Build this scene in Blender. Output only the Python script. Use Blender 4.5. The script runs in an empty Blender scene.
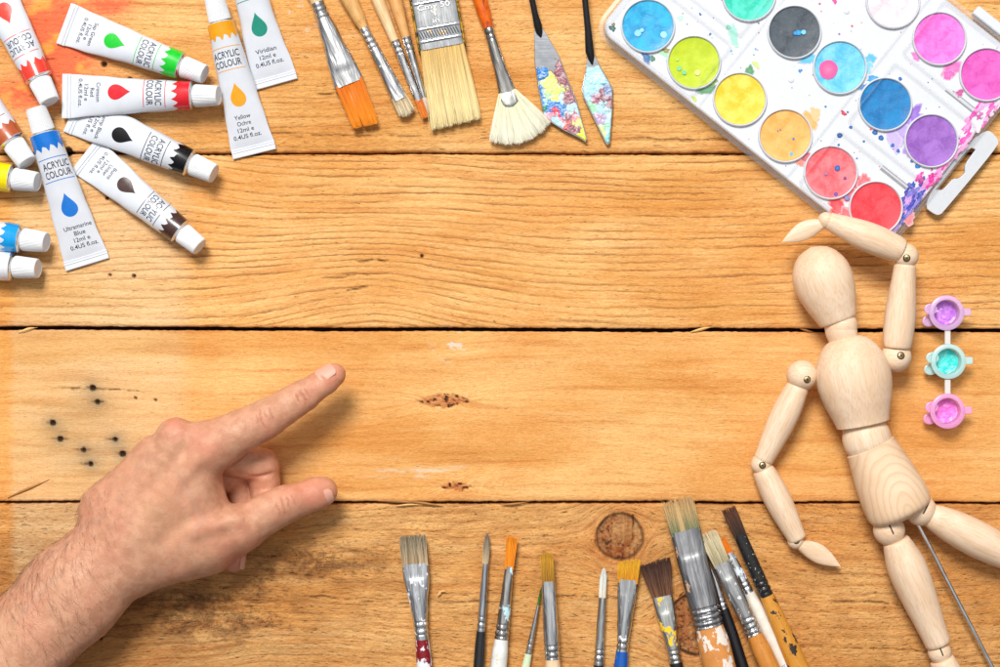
import bpy, bmesh, math, random
import numpy as np
from mathutils import Vector, Matrix
random.seed(7)
S = 0.00058            # metres per photo pixel on the table top
CAMH = 1.0             # camera height (m)
HP = CAMH / S
scene = bpy.context.scene
C = scene.collection

# ------------------------------------------------------------------ camera, light, exposure
cam_d = bpy.data.cameras.new('camera'); cam = bpy.data.objects.new('camera', cam_d); C.objects.link(cam)
cam.location = (0, 0, CAMH); cam.rotation_euler = (0, 0, 0)
cam_d.sensor_width = 36; cam_d.lens = 36 * CAMH / (1000 * S); cam_d.clip_start = 0.01; cam_d.clip_end = 50
scene.camera = cam
w = bpy.data.worlds.new('World'); scene.world = w; w.use_nodes = True
nt = w.node_tree; bg = nt.nodes['Background']
tc = nt.nodes.new('ShaderNodeTexCoord'); dt = nt.nodes.new('ShaderNodeVectorMath'); dt.operation = 'DOT_PRODUCT'; rp = nt.nodes.new('ShaderNodeValToRGB')
dt.inputs[1].default_value = (0, .30, .954)           # the room is brightest overhead, a little towards the window
nt.links.new(tc.outputs['Generated'], dt.inputs[0]); nt.links.new(dt.outputs['Value'], rp.inputs[0])
rp.color_ramp.elements[0].position = .05; rp.color_ramp.elements[0].color = (.16, .17, .20, 1)
rp.color_ramp.elements[1].position = .97; rp.color_ramp.elements[1].color = (1.05, 1.05, 1.05, 1)
for ps, v in ((.45, .30), (.70, .62), (.84, .95)):
    e = rp.color_ramp.elements.new(ps); e.color = (v, v*1.01, v*1.04, 1)
nt.links.new(rp.outputs[0], bg.inputs['Color']); bg.inputs['Strength'].default_value = 0.68

def area(name, loc, target, size, energy, col):
    d = bpy.data.lights.new(name, 'AREA'); d.shape = 'DISK'; d.size = size; d.energy = energy; d.color = col
    o = bpy.data.objects.new(name, d); C.objects.link(o); o.location = loc
    o.rotation_euler = (Vector(target) - Vector(loc)).to_track_quat('-Z', 'Y').to_euler()
    return o
area('key_light', (-0.60, 1.85, 3.0), (0, 0, 0), 1.20, 150, (1.0, .985, .955))
scene.cycles.transparent_max_bounces = 40
scene.view_settings.view_transform = 'Standard'; scene.view_settings.look = 'None'
scene.view_settings.exposure = 0.05; scene.view_settings.gamma = 1.0

# ------------------------------------------------------------------ helpers
def srgb(r, g, b):
    f = lambda c: (c/255/12.92) if c/255 <= .04045 else ((c/255+.055)/1.055)**2.4
    return (f(r), f(g), f(b))

def W(x, y, z=0, persp=True):
    k = (1 - z / HP) if persp else 1
    return Vector(((x-500)*k*S, (333.5-y)*k*S, z*S))

class MB:
    """collects vertices in px units and links them as one mesh"""
    def __init__(s): s.v = []; s.f = []; s.m = []; s.c = []; s.hascol = False
    def add(s, vs, fs, mat=0, col=None):
        b = len(s.v); s.v.extend([tuple(p) for p in vs]); s.f.extend([[i+b for i in f] for f in fs]); s.m.extend([mat]*len(fs))
        if col is None: s.c.extend([(1, 1, 1)]*len(vs))
        elif len(col) == len(vs) and hasattr(col[0], '__len__'): s.c.extend([tuple(c) for c in col]); s.hascol = True
        else: s.c.extend([tuple(col)]*len(vs)); s.hascol = True
        return b
    def loft(s, secs, n=24, mat=0, cap0=True, cap1=True, fn=None, col=None):
        """secs: dicts/tuples (x, a, b, power, yc, zc)"""
        vs = []
        for i, q in enumerate(secs):
            x, a, b = q[0], q[1], q[2]; p = q[3] if len(q) > 3 else 2; yc = q[4] if len(q) > 4 else 0; zc = q[5] if len(q) > 5 else 0
            for j in range(n):
                t = 2*math.pi*j/n; ct, st = math.cos(t), math.sin(t)
                y = a*math.copysign(abs(ct)**(2/p), ct); z = b*math.copysign(abs(st)**(2/p), st)
                P = (x, yc+y, zc+z)
                if fn: P = fn(i, j, P)
                vs.append(P)
        fs = []
        m = len(secs)
        for i in range(m-1):
            for j in range(n):
                k = (j+1) % n
                fs.append([i*n+j, (i+1)*n+j, (i+1)*n+k, i*n+k])
        if cap0: fs.append(list(range(n)))
        if cap1: fs.append([(m-1)*n+j for j in range(n-1, -1, -1)])
        s.add(vs, fs, mat, col)
    def prism(s, poly, z0, z1, mat=0, bev=0):
        n = len(poly)
        if bev:
            cx = sum(p[0] for p in poly)/n; cy = sum(p[1] for p in poly)/n
            ins = []
            for i in range(n):
                a = Vector(poly[i-1]); b = Vector(poly[i]); c = Vector(poly[(i+1) % n])
                d1 = (b-a).normalized() if (b-a).length > 1e-6 else Vector((1, 0)); d2 = (c-b).normalized() if (c-b).length > 1e-6 else d1
                nn = Vector((-(d1.y+d2.y), d1.x+d2.x)); nn = nn.normalized() if nn.length > 1e-6 else Vector((0, 0))
                ins.append((b.x+nn.x*bev, b.y+nn.y*bev))
            rings = [(poly, z0), (poly, z1-bev), (ins, z1)]
        else: rings = [(poly, z0), (poly, z1)]
        vs = [(x, y, z) for pl, z in rings for x, y in pl]; fs = []
        for r in range(len(rings)-1):
            for i in range(n):
                k = (i+1) % n; fs.append([r*n+i, r*n+k, (r+1)*n+k, (r+1)*n+i])
        t = len(rings)-1
        fs.append([t*n+i for i in range(n)]); fs.append([i for i in range(n-1, -1, -1)])
        s.add(vs, fs, mat)
    def build(s, name, mats, parent=None, smooth=True, angle=38, weld=False):
        me = bpy.data.meshes.new(name)
        me.from_pydata([(a*S, b*S, c*S) for a, b, c in s.v], [], s.f)
        if not isinstance(mats, (list, tuple)): mats = [mats]
        for m in mats: me.materials.append(m)
        me.polygons.foreach_set('material_index', s.m)
        if s.hascol:
            ca = me.color_attributes.new('Col', 'FLOAT_COLOR', 'POINT')
            ca.data.foreach_set('color', np.array([(c[0], c[1], c[2], 1) for c in s.c], dtype=np.float32).ravel())
        if smooth:
            me.polygons.foreach_set('use_smooth', [True]*len(me.polygons))
            me.set_sharp_from_angle(angle=math.radians(angle))
        me.update()
        o = bpy.data.objects.new(name, me); C.objects.link(o)
        if parent: o.parent = parent
        return o

def tag(o, label=None, cat=None, group=None, kind=None):
    if label: o['label'] = label
    if cat: o['category'] = cat
    if group: o['group'] = group
    if kind: o['kind'] = kind
    return o

def thing(name, label, cat, A, B=None, z=0, group=None, pitch=0):
    """empty at photo pixel A, local +x towards B"""
    o = bpy.data.objects.new(name, None); C.objects.link(o); o.empty_display_size = .01
    o.location = W(A[0], A[1], z)
    if B: o.rotation_euler = (0, pitch, math.atan2(-(B[1]-A[1]), B[0]-A[0]))
    return tag(o, label, cat, group)

# ------------------------------------------------------------------ materials
class NT:
    def __init__(s, name):
        s.m = bpy.data.materials.new(name); s.m.use_nodes = True; s.t = s.m.node_tree; s.p = s.t.nodes['Principled BSDF']
    def n(s, typ, **kw):
        x = s.t.nodes.new(typ)
        for k, v in kw.items(): setattr(x, k, v)
        return x
    def setin(s, sock, v):
        if isinstance(v, bpy.types.NodeSocket): s.t.links.new(v, sock)
        elif v is not None:
            if hasattr(sock.default_value, '__len__') and hasattr(v, '__len__'):
                n = len(sock.default_value); v = list(v)+[1]*(n-len(v)); sock.default_value = v[:n]
            else: sock.default_value = v
    def math(s, op, a, b=None, c=None, clamp=False):
        x = s.n('ShaderNodeMath', operation=op, use_clamp=clamp)
        s.setin(x.inputs[0], a)
        if b is not None: s.setin(x.inputs[1], b)
        if c is not None: s.setin(x.inputs[2], c)
        return x.outputs[0]
    def mix(s, f, a, b, mode='MIX'):
        x = s.n('ShaderNodeMix', data_type='RGBA', blend_type=mode); s.setin(x.inputs[0], f); s.setin(x.inputs[6], a); s.setin(x.inputs[7], b)
        return x.outputs[2]
    def xyz(s, a, b, c):
        x = s.n('ShaderNodeCombineXYZ'); s.setin(x.inputs[0], a); s.setin(x.inputs[1], b); s.setin(x.inputs[2], c); return x.outputs[0]
    def obj(s, scale=(1, 1, 1), loc=(0, 0, 0)):
        """object coordinates in px"""
        t = s.n('ShaderNodeTexCoord'); m = s.n('ShaderNodeMapping'); s.t.links.new(t.outputs['Object'], m.inputs[0])
        m.inputs['Scale'].default_value = [k/S for k in scale]; m.inputs['Location'].default_value = loc; return m.outputs[0]
    def noise(s, vec, scale=1, detail=3, rough=.5, dist=0):
        x = s.n('ShaderNodeTexNoise'); s.setin(x.inputs['Vector'], vec); x.inputs['Scale'].default_value = scale
        x.inputs['Detail'].default_value = detail; x.inputs['Roughness'].default_value = rough; x.inputs['Distortion'].default_value = dist
        return x.outputs[0]
    def ramp(s, f, lo, hi, a=0, b=1):  # smoothstep map range
        x = s.n('ShaderNodeMapRange', interpolation_type='SMOOTHSTEP'); s.setin(x.inputs[0], f)
        for i, v in enumerate((lo, hi, a, b)): s.setin(x.inputs[i+1], v)
        return x.outputs[0]
    def attr(s, name, vec=False):
        x = s.n('ShaderNodeAttribute', attribute_name=name); return x.outputs['Color'] if vec else x.outputs['Fac']
    def bump(s, h, strength=.3, dist=.0003, normal=None):
        x = s.n('ShaderNodeBump'); s.setin(x.inputs['Height'], h); x.inputs['Strength'].default_value = strength; x.inputs['Distance'].default_value = dist
        if normal: s.t.links.new(normal, x.inputs['Normal'])
        return x.outputs[0]
    def out(s, color=None, rough=None, metal=None, normal=None, **kw):
        if color is not None: s.setin(s.p.inputs['Base Color'], color)
        if rough is not None: s.setin(s.p.inputs['Roughness'], rough)
        if metal is not None: s.setin(s.p.inputs['Metallic'], metal)
        if normal is not None: s.setin(s.p.inputs['Normal'], normal)
        for k, v in kw.items(): s.setin(s.p.inputs[k.replace('_', ' ')], v)
        return s.m

def plain(name, col, rough=.5, metal=0, bump=0, bscale=.3, vary=.06, **kw):
    q = NT(name); co = q.obj(); n = q.noise(co, bscale, 4, .6)
    c2 = tuple(max(0, c*(1-vary*2)) for c in col)
    c = q.mix(q.ramp(n, .3, .7), c2, col)
    nb = q.bump(q.noise(co, bscale*4, 3, .6), bump, .0003) if bump else None
    return q.out(c, q.ramp(n, .2, .8, rough*.85, min(1, rough*1.15)), metal, nb, **kw)

def painted(name, base, splats, rough=.4, metal=0, grain=None, bump=.25, clear=None, base2=None):
    """splats: (colour, threshold, noise scale in 1/px, (sx,sy,sz) stretch, seed)"""
    q = NT(name); co = q.obj()
    n0 = q.noise(co, .12, 4, .6)
    c = q.mix(q.ramp(n0, .3, .7), base2 or tuple(k*.85 for k in base), base)
    if grain:
        g = q.noise(q.obj((.03, .9, .9)), 1, 4, .6); c = q.mix(q.ramp(g, .42, .62, 0, .8), c, grain)
    met = metal; h = q.noise(q.obj((.05, 1.5, 1.5) if metal else (.4, .4, .4)), 1, 3, .6); ro = q.ramp(h, .3, .7, rough*.8, rough*1.25)
    tot = None
    for (sc, th, fr, st, seed) in splats:
        n = q.noise(q.obj(st, (seed, seed*1.7, seed*.6)), fr, 5, .62)
        mk = q.ramp(n, th, th+.025); c = q.mix(mk, c, sc)
        tot = mk if tot is None else q.math('MAXIMUM', tot, mk)
    if tot is not None:
        if metal: met = q.math('MULTIPLY', q.math('SUBTRACT', 1, tot), metal)
        ro = q.math('ADD', ro, q.math('MULTIPLY', tot, .2), clamp=True)
        hh = q.math('ADD', q.math('MULTIPLY', h, .25), tot)
    else: hh = q.math('MULTIPLY', h, .25)
    return q.out(c, ro, met, q.bump(hh, bump, .0002))

def bristle_mat(name, rough=.55):
    q = NT(name); return q.out(q.attr('Col', True), rough, 0)
M_BR = bristle_mat('bristle_hair')
def vmat(name, rough=.5, bump=0):
    q = NT(name); nb = q.bump(q.noise(q.obj(), .8, 4, .6), bump, .0004) if bump else None
    return q.out(q.attr('Col', True), rough, 0, nb)

WHT = (.80, .80, .79)
# ------------------------------------------------------------------ table top
rng = np.random.RandomState(11)
def vnoise(x, y, seed=0):
    """smooth value noise, numpy"""
    xi = np.floor(x).astype(np.int64); yi = np.floor(y).astype(np.int64); xf = x-xi; yf = y-yi
    def h(a, b):
        k = (a*374761393 + b*668265263 + seed*1442695041) & 0xffffffff
        k = ((k ^ (k >> 13))*1274126177) & 0xffffffff
        return ((k ^ (k >> 16)) & 0xffff)/65535.0
    u = xf*xf*(3-2*xf); v = yf*yf*(3-2*yf)
    return (h(xi, yi)*(1-u)+h(xi+1, yi)*u)*(1-v)+(h(xi, yi+1)*(1-u)+h(xi+1, yi+1)*u)*v
def fbm(x, y, seed=0, oct=4):
    s = 0; a = .5
    for i in range(oct): s = s+a*vnoise(x*2**i, y*2**i, seed+i*17); a *= .5
    return s/(1-.5**oct)
def sm(x, a, b):
    t = np.clip((x-a)/(b-a), 0, 1); return t*t*(3-2*t)

def wood_material():
    q = NT('planed_pine'); gy = q.attr('gy'); pid = q.attr('pid'); ringa = q.attr('ring'); pale = q.attr('pale'); dirt = q.attr('dirt'); crk = q.attr('crack'); rough_a = q.attr('coarse')
    t = q.n('ShaderNodeTexCoord'); sp = q.n('ShaderNodeSeparateXYZ'); q.t.links.new(t.outputs['Object'], sp.inputs[0])
    x = q.math('MULTIPLY', sp.outputs[0], 1/S); y = q.math('MULTIPLY', sp.outputs[1], 1/S)
    px = q.math('MULTIPLY', pid, 37.7)
    V = lambda fx, fy, o=0: q.xyz(q.math('MULTIPLY', x, fx), q.math('MULTIPLY', gy, fy), q.math('ADD', px, o))
    U = lambda fx, fy, o=0: q.xyz(q.math('MULTIPLY', x, fx), q.math('MULTIPLY', y, fy), q.math('ADD', px, o))
    # growth rings
    wob = q.noise(V(.003, .030), 1, 2, .5); wob2 = q.noise(V(.035, .12, 3), 1, 3, .6)
    ph = q.math('ADD', q.math('MULTIPLY', gy, 1/7.6), q.math('ADD', q.math('MULTIPLY', wob, 2.4), q.math('MULTIPLY', wob2, .55)))
    fr = q.math('FRACT', ph)
    late = q.math('MULTIPLY', q.ramp(fr, .60, .93), q.ramp(fr, 1.0, .95))
    soft = q.ramp(fr, 0, .9)
    lv = q.ramp(q.noise(V(.012, .13, 9), 1, 5, .7), .34, .64)
    late = q.math('MULTIPLY', late, q.math('MULTIPLY', lv, ringa))
    # colours
    big = q.noise(U(.006, .014, 5), 1, 4, .55)
    base = q.mix(q.ramp(big, .3, .7), srgb(250, 199, 128), srgb(231, 163, 86))
    streak = q.noise(V(.008, .13, 12), 1, 5, .6)
    base = q.mix(q.ramp(streak, .5, .70, 0, .6), base, srgb(208, 130, 58))
    base = q.mix(q.ramp(streak, .46, .25, 0, .5), base, srgb(253, 214, 156))
    fib = q.noise(V(.07, 1.0, 15), 1, 6, .78)
    base = q.mix(q.ramp(fib, .46, .64, 0, q.math('ADD', .42, q.math('MULTIPLY', rough_a, .25))), base, srgb(184, 114, 46))
    base = q.mix(q.math('MULTIPLY', soft, q.math('MULTIPLY', ringa, .28)), base, srgb(226, 150, 70))
    base = q.mix(q.math('MULTIPLY', late, .78), base, srgb(150, 88, 38))
    # pale weathered band
    pc = q.mix(q.ramp(streak, .35, .65), srgb(240, 206, 158), srgb(222, 182, 132))
    pc = q.mix(q.math('MULTIPLY', late, .45), pc, srgb(180, 124, 76))
    pc = q.mix(q.ramp(fib, .45, .75, 0, .3), pc, srgb(196, 150, 104))
    base = q.mix(pale, base, pc)
    ff = q.noise(V(.22, 1.9, 17), 1, 3, .7)
    base = q.mix(q.ramp(ff, .5, .68, 0, .34), base, srgb(172, 104, 44)); base = q.mix(q.ramp(ff, .48, .34, 0, .3), base, srgb(255, 222, 164))
    # saw marks across, pores
    saw = q.noise(U(.55, .10, 21), 1, 4, .7)
    base = q.mix(q.ramp(saw, .54, .74, 0, .24), base, srgb(190, 122, 58))
    # tiny torn dashes
    dn = q.noise(V(.10, .85, 30), 1, 5, .72, .25); dm = q.noise(U(.011, .02, 31), 1, 3, .6)
    dash = q.ramp(dn, q.math('SUBTRACT', .715, q.math('MULTIPLY', q.math('ADD', q.math('MULTIPLY', dm, .1), q.math('MULTIPLY', rough_a, .10)), 1)), q.math('SUBTRACT', .765, q.math('MULTIPLY', rough_a, .11)))
    base = q.mix(q.math('MULTIPLY', dash, .78), base, srgb(108, 60, 24))
    # grime specks
    gn = q.noise(U(.16, .2, 44), 1, 6, .75); gm = q.noise(U(.012, .03, 46), 1, 4, .6)
    gv = q.math('ADD', q.math('MULTIPLY', dirt, .36), q.math('MULTIPLY', gm, .10))
    grime = q.ramp(gn, q.math('SUBTRACT', .72, gv), q.math('SUBTRACT', .84, gv))
    gf = q.noise(U(.7, .9, 48), 1, 3, .7)
    grime = q.math('MULTIPLY', grime, q.ramp(gf, .3, .65, .25, 1))
    base = q.mix(q.math('MULTIPLY', grime, .62), base, srgb(62, 40, 24))
    # explicit tint (paint, knots, metal stains) and explicit cracks
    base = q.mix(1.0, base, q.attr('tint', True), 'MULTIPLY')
    base = q.mix(q.attr('paintm'), base, q.attr('paint', True))
    base = q.mix(crk, base, srgb(48, 26, 12))
    h = q.math('ADD', q.math('ADD', q.math('MULTIPLY', fib, .5), q.math('MULTIPLY', ff, .45)), q.math('ADD', q.math('MULTIPLY', dash, -1.1), q.math('MULTIPLY', late, -.35)))
    h = q.math('ADD', h, q.math('MULTIPLY', saw, .4)); cn = q.noise(U(.22, .34, 60), 1, 6, .7)
    h = q.math('ADD', h, q.math('MULTIPLY', q.math('MULTIPLY', cn, q.math('ADD', .5, q.math('MULTIPLY', rough_a, 2.2))), 1.0)); h = q.math('ADD', h, q.math('MULTIPLY', crk, -2))
    return q.out(base, q.ramp(fib, .3, .7, .55, .75), 0, q.bump(h, 1.0, .0006), Specular_IOR_Level=.3)
M_WOOD = wood_material()

edges = [(-60, 153.0), (153.0, 329.5), (329.5, 502.5), (502.5, 740)]
gapw = [1.3, 1.9, 1.4]
holes = [(93, 388, 2.6), (98, 402, 2.4), (53, 423, 2.5), (60.5, 439, 2.6), (84, 450, 2.5), (91, 464, 2.5), (115.5, 439.5, 2.5), (123, 454, 2.6), (136, 398, 1.1), (156, 400, 1.1), (104, 64, 3.2), (130, 80, 3.4),
         (110, 275, 1.7), (134, 276, 2.0), (68, 152, 5), (100, 638, 2.6), (107, 198, 2.2), (422, 256, 1.6)]
def gap_line(k, x):
    base = [153.5+.0*x, 329.3+.003*(x-500), 502+.001*x][k]
    return base + (fbm(x*.012, x*0+k*5, 70+k)-.5)*2.0

table = bpy.data.objects.new('tabletop', None); C.objects.link(table); tag(table, kind='structure')
STEP = 1.25
for k, (y0, y1) in enumerate(edges):
    xs = np.arange(-70, 1071, STEP); ny = int((y1-y0)/STEP); tt = np.linspace(0, 1, ny)
    X = np.repeat(xs[None, :], ny, 0)
    top = (gap_line(k-1, xs) + gapw[k-1] + (fbm(xs*.25, xs*0, 80+k)-.5)*1.2) if k > 0 else np.full_like(xs, y0)
    bot = (gap_line(k, xs) - gapw[k] + (fbm(xs*.2, xs*0+9, 90+k)-.5)*1.2) if k < 3 else np.full_like(xs, y1)
    Y = top[None, :]*(1-tt[:, None]) + bot[None, :]*tt[:, None]
    # warped grain coordinate
    gy = Y.copy()
    gy += (fbm(X*.0035, Y*.006, 5+k, 2)-.5)*[26, 12, 20, 30][k] + (fbm(X*.014, Y*.02, 25+k)-.5)*[6, 3, 4, 9][k]
    ring = np.full_like(X, [.5, 1.05, .16, .6][k]); ring *= .6+.8*fbm(X*.005, Y*.02, 200+k)
    coarse = np.full_like(X, [.45, .26, .08, .66][k])
    dirt = np.full_like(X, [.10, .02, .02, .22][k]); pale = np.zeros_like(X); crack = np.zeros_like(X); z = np.zeros_like(X)
    tint = np.ones(X.shape+(3,)); paint = np.zeros(X.shape+(3,)); pm = np.zeros_like(X)
    n1 = fbm(X*.05, Y*.08, 300); n2 = fbm(X*.18, Y*.3, 310); nf = fbm(X*.5, Y*.6, 320, 5)
    if k == 1:
        gy += 26*np.exp(-((X-375)/105)**2)*sm(Y, 165, 320) - 8*np.exp(-((X-700)/220)**2)
        gy += 14*np.exp(-((X-150)/90)**2)*sm(Y, 330, 170)
        dark = np.exp(-((X-372)/40)**2)*np.exp(-((Y-268)/16)**2)*.6; ring = ring+dark
    if k == 2: tint *= np.array([.97, .93, .88])
    if k < 3: tint *= 1-(.26*sm(fbm(X*.006+k*9, Y*.035, 490, 5), .46, .68))[..., None]*np.array([.3, .55, 1.1])
    def knot(cx, cy, R, A=1.0):
        global_r2 = (X-cx)**2+((Y-cy)*A)**2
        return np.sqrt(global_r2)
    if k == 3:
        for (cx, cy, R) in ((620, 537, 23), (697, 624, 30)):
            r = knot(cx, cy, R)
            gy = gy - (Y-cy)*np.minimum(1, (R*R*2.2)/(r*r+R*R*.9))
            wig = R*(1+(fbm(X*.06, Y*.06, 400)-.5)*.12)
            inside = sm(r, wig+1, wig-1); rim = np.exp(-((r-wig)/1.5)**2)*(.75+.4*sm(fbm(X*.05, Y*.05, 409), .35, .6))
            ring = ring*(1-inside); crack = np.maximum(crack, np.clip(rim, 0, 1)*.95)
            ka = fbm(X*.11, Y*.11, 411+int(cx)); kb = fbm(X*.3, Y*.34, 415)
            kc = sm(ka+(cx-X)*.006, .42, .62)
            col = np.array([.66, .62, .66])[None, None]*(1-kc[..., None])+np.array([.58, .40, .36])[None, None]*kc[..., None]
            kd = fbm(X*.45+Y*.1, Y*.5, 417, 5); col = col*(.62+.7*kd[..., None]); col = col*(1-.8*(sm(kd, .52, .68)*sm(ka+(cx-X)*.012, .42, .6))[..., None])
            halo = np.exp(-np.maximum(r-wig, 0)/11)*(1-inside)*.75
            tint = tint*(1-inside[..., None])+col*inside[..., None]
            tint = tint*(1-halo[..., None]*np.array([.16, .38, .5]))
            z -= inside*(.6+1.0*sm(kb, .5, .66)); coarse = np.maximum(coarse, halo)
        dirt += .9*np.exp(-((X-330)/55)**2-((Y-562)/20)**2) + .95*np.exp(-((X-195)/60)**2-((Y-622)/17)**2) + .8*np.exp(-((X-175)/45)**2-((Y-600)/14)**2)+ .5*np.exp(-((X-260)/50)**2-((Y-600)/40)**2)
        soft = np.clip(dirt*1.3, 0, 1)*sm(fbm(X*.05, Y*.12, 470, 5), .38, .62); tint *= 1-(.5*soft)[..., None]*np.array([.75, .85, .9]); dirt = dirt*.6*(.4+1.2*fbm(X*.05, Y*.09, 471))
        dirt += .25*np.exp(-((X-880)/150)**2-((Y-640)/30)**2) + .35*np.exp(-((X-800)/25)**2-((Y-575)/12)**2)
        tint *= 1-(.12*np.clip(n1*1.6-.3, 0, 1))[..., None]*np.array([.6, 1, 1.2])
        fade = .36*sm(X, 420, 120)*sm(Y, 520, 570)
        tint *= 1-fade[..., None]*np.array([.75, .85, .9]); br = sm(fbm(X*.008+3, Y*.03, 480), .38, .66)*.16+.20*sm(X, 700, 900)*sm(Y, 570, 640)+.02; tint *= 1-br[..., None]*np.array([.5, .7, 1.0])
    if k == 2:
        for (cx, cy, hx, hy) in ((443, 400.5, 27, 7), (456, 486.5, 17, 4.2)):
            u = np.abs((X-cx)/hx); v = (Y-cy+(n2-.5)*2)/hy
            r = np.sqrt(u**1.6+v**2)
            gy += 12*np.sign(Y-cy)*np.exp(-((X-cx)/42)**2)*np.exp(-np.abs(Y-cy)/12)
            ins = sm(r+(n2-.5)*.5, 1.05, .8); ka = fbm(X*.28, Y*.5, 431)
            col = np.stack([.70-.35*sm(ka, .45, .6), .50-.32*sm(ka, .45, .6), .42-.26*sm(ka, .45, .6)], -1)
            tint = tint*(1-ins[..., None])+col*ins[..., None]; z -= ins*1.0*sm(ka, .4, .6)
            crack = np.maximum(crack, ins*sm(ka, .60, .68)*.9); ring *= 1-ins
        wm = sm(fbm(X*.05, Y*.3, 440, 5)+.28*np.exp(-((X-415)/38)**2-((Y-473)/5)**2), .58, .82)*np.exp(-((X-425)/55)**4-((Y-474)/9)**4)
        pm = np.maximum(pm, wm*.5); paint[...] = (.74, .66, .54)
    # left weathered band (table had a board across)
    pb = sm(X+(n1-.5)*8, 6, 18)*sm(X+(n1-.5)*14, 200, 170)*.70
    if k == 0: pb = pb*sm(Y, 40, 150)*.55
    if k == 3: pb = pb*sm(Y+(n1-.5)*40, 600, 560)*sm(X, 205, 140)
    pale = pb*(.92 if k > 0 else .5)*(.72+.4*n1)
    if k == 3: pale = pb*1.25*(.6+.6*n1); tint = tint*(1-pale.clip(0, 1)[..., None]*.5)+pale.clip(0, 1)[..., None]*.5*np.array([.93, .93, .92])
    pale = np.clip(pale, 0, 1)
    if k >= 1: tint *= 1-((1-pb)*sm(X, 190, 0)*.14)[..., None]*np.array([.1, .6, 1.4])
    # grey metal stains + nail holes
    for (hx, hy, hr) in holes:
        d = np.sqrt((X-hx)**2+(Y-hy)**2)
        if d.min() > 60: continue
        hr *= .75+.35*((hx*7.3) % 1); crack = np.maximum(crack, sm(d, hr+.7, hr-.7)); z -= 3*sm(d, hr+.5, hr-.8)
        if hr > 2 and 380 < hy < 470:
            st = (.66*np.exp(-d/4.2)+.26*np.exp(-d/13)*(.5+n1)); tint *= 1-st[..., None]*np.array([.85, .72, .52])
            crack = np.maximum(crack, .85*np.exp(-((Y-hy-(X-hx)*.02)/1.0)**2)*sm(np.abs(X-hx-((hx*3.1) % 1-.5)*8), 6+9*((hx*1.7) % 1), 2)*sm(fbm(X*.3, Y*0+hx, 3), .25, .55)*.8)
    for (cx, cy, L, sl, wd, st) in ((98, 389.5, 58, .045, .5, .6), (84, 388.8, 26, .02, .7, .8), (40, 60, 20, .0, 1, .5), (335, 94, 26, -.08, .9, .7),
                                (360, 136, 90, .0, .8, .5), (700, 140, 100, .01, .9, .55), (250, 133, 60, .01, .8, .5), (372, 261, 20, .02, .9, .7), (356, 290, 14, -.15, .8, .7), (345, 277, 30, -.08, .7, .5),
                                (600, 598, 60, .05, .8, .5), (870, 603, 45, .05, 1, .6), (440, 603, 70, -.02, .8, .5), (880, 650, 90, .04, .8, .5), (345, 600, 60, .1, .7, .5), (300, 575, 50, .12, .7, .5)):
        if not (y0-5 < cy < y1+5): continue
        yy = cy+(X-cx)*sl+(fbm(X*.08, X*0+cy, 7)-.5)*4
        c = np.exp(-((Y-yy)/wd)**2)*sm(np.abs(X-cx), L, L*.5)*sm(fbm(X*.12, X*0+cy, 8), .25, .5)
        crack = np.maximum(crack, c*st); z -= c*1.2
    if k == 0:
        # orange paint soaked in the corner
        m = np.exp(-((X-48)/38)**2-((Y-22)/26)**2)+np.exp(-((X-62)/26)**2-((Y-64)/26)**2)*.9+np.exp(-((X-22)/28)**2-((Y-95)/16)**2)*.8+.9*np.exp(-((X-112)/20)**2-((Y-4)/9)**2)+.4*np.exp(-((X-70)/40)**2-((Y-40)/40)**2)
        m = m*(.55+.9*nf)*(.5+n2); a = np.clip(m*1.25, 0, 1)*.8
        pm = np.maximum(pm, a); hue = sm(n1+.002*(X-40), .28, .52)[..., None]
        paint[...] = np.array(srgb(240, 92, 60))*hue+np.array(srgb(248, 158, 62))*(1-hue)
        tint *= 1-(.10*n1)[..., None]*np.array([.5, .8, 1.])
    # faint white paint flecks
    fl = (fbm(X*.12, Y*.16, 500, 5) > .66)*np.exp(-((X-(300 if k == 0 else 455))/20)**2-((Y-(18 if k == 0 else 345))/14)**2)
    fl2 = sm(fbm(X*.2, Y*.3, 510, 5), .68, .74)*.5*sm(fbm(X*.008, Y*.012, 511), .5, .6)
    f = np.clip(fl*.7+fl2*.0, 0, 1); paint = paint*(1-(f > pm)[..., None])+np.array([.74, .68, .60])*(f > pm)[..., None]; pm = np.maximum(pm, f)
    # surface relief: edges rounded, long undulation
    ed = np.minimum(Y-top[None, :], bot[None, :]-Y) if 0 < k < 3 else (bot[None, :]-Y if k == 0 else Y-top[None, :])
    z += -1.3*np.exp(-ed/1.0) + (fbm(X*.01, Y*.05, 600+k)-.5)*1.6 + (n2-.5)*[.5, .25, .15, .9][k]
    tint *= 1-(.22*np.exp(-ed/1.6)*n1*2)[..., None]*np.array([.8, 1, 1.1]).clip(0, 1)
    z += [0, .3, 1.4, -1.2][k] - (.5 if k < 3 else 0)
    nx = len(xs)
    P = np.stack([(X-500)*S, (333.5-Y)*S, z*S], -1).reshape(-1, 3)
    # skirts down the two long sides
    P2 = np.concatenate([P, P[:nx]+[0, 0, -26*S], P[-nx:]+[0, 0, -26*S]])
    idx = np.arange(ny*nx).reshape(ny, nx)
    q1 = np.stack([idx[:-1, :-1], idx[1:, :-1], idx[1:, 1:], idx[:-1, 1:]], -1).reshape(-1, 4)
    s0 = ny*nx+np.arange(nx); s1 = s0+nx
    q2 = np.stack([s0[:-1], idx[0, :-1], idx[0, 1:], s0[1:]], -1); q3 = np.stack([idx[-1, :-1], s1[:-1], s1[1:], idx[-1, 1:]], -1)
    Q = np.concatenate([q1, q2, q3]).astype(np.int32)
    me = bpy.data.meshes.new('plank'); me.vertices.add(len(P2)); me.vertices.foreach_set('co', P2.astype(np.float32).ravel())
    me.loops.add(Q.size); me.loops.foreach_set('vertex_index', Q.ravel()); me.polygons.add(len(Q))
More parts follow.
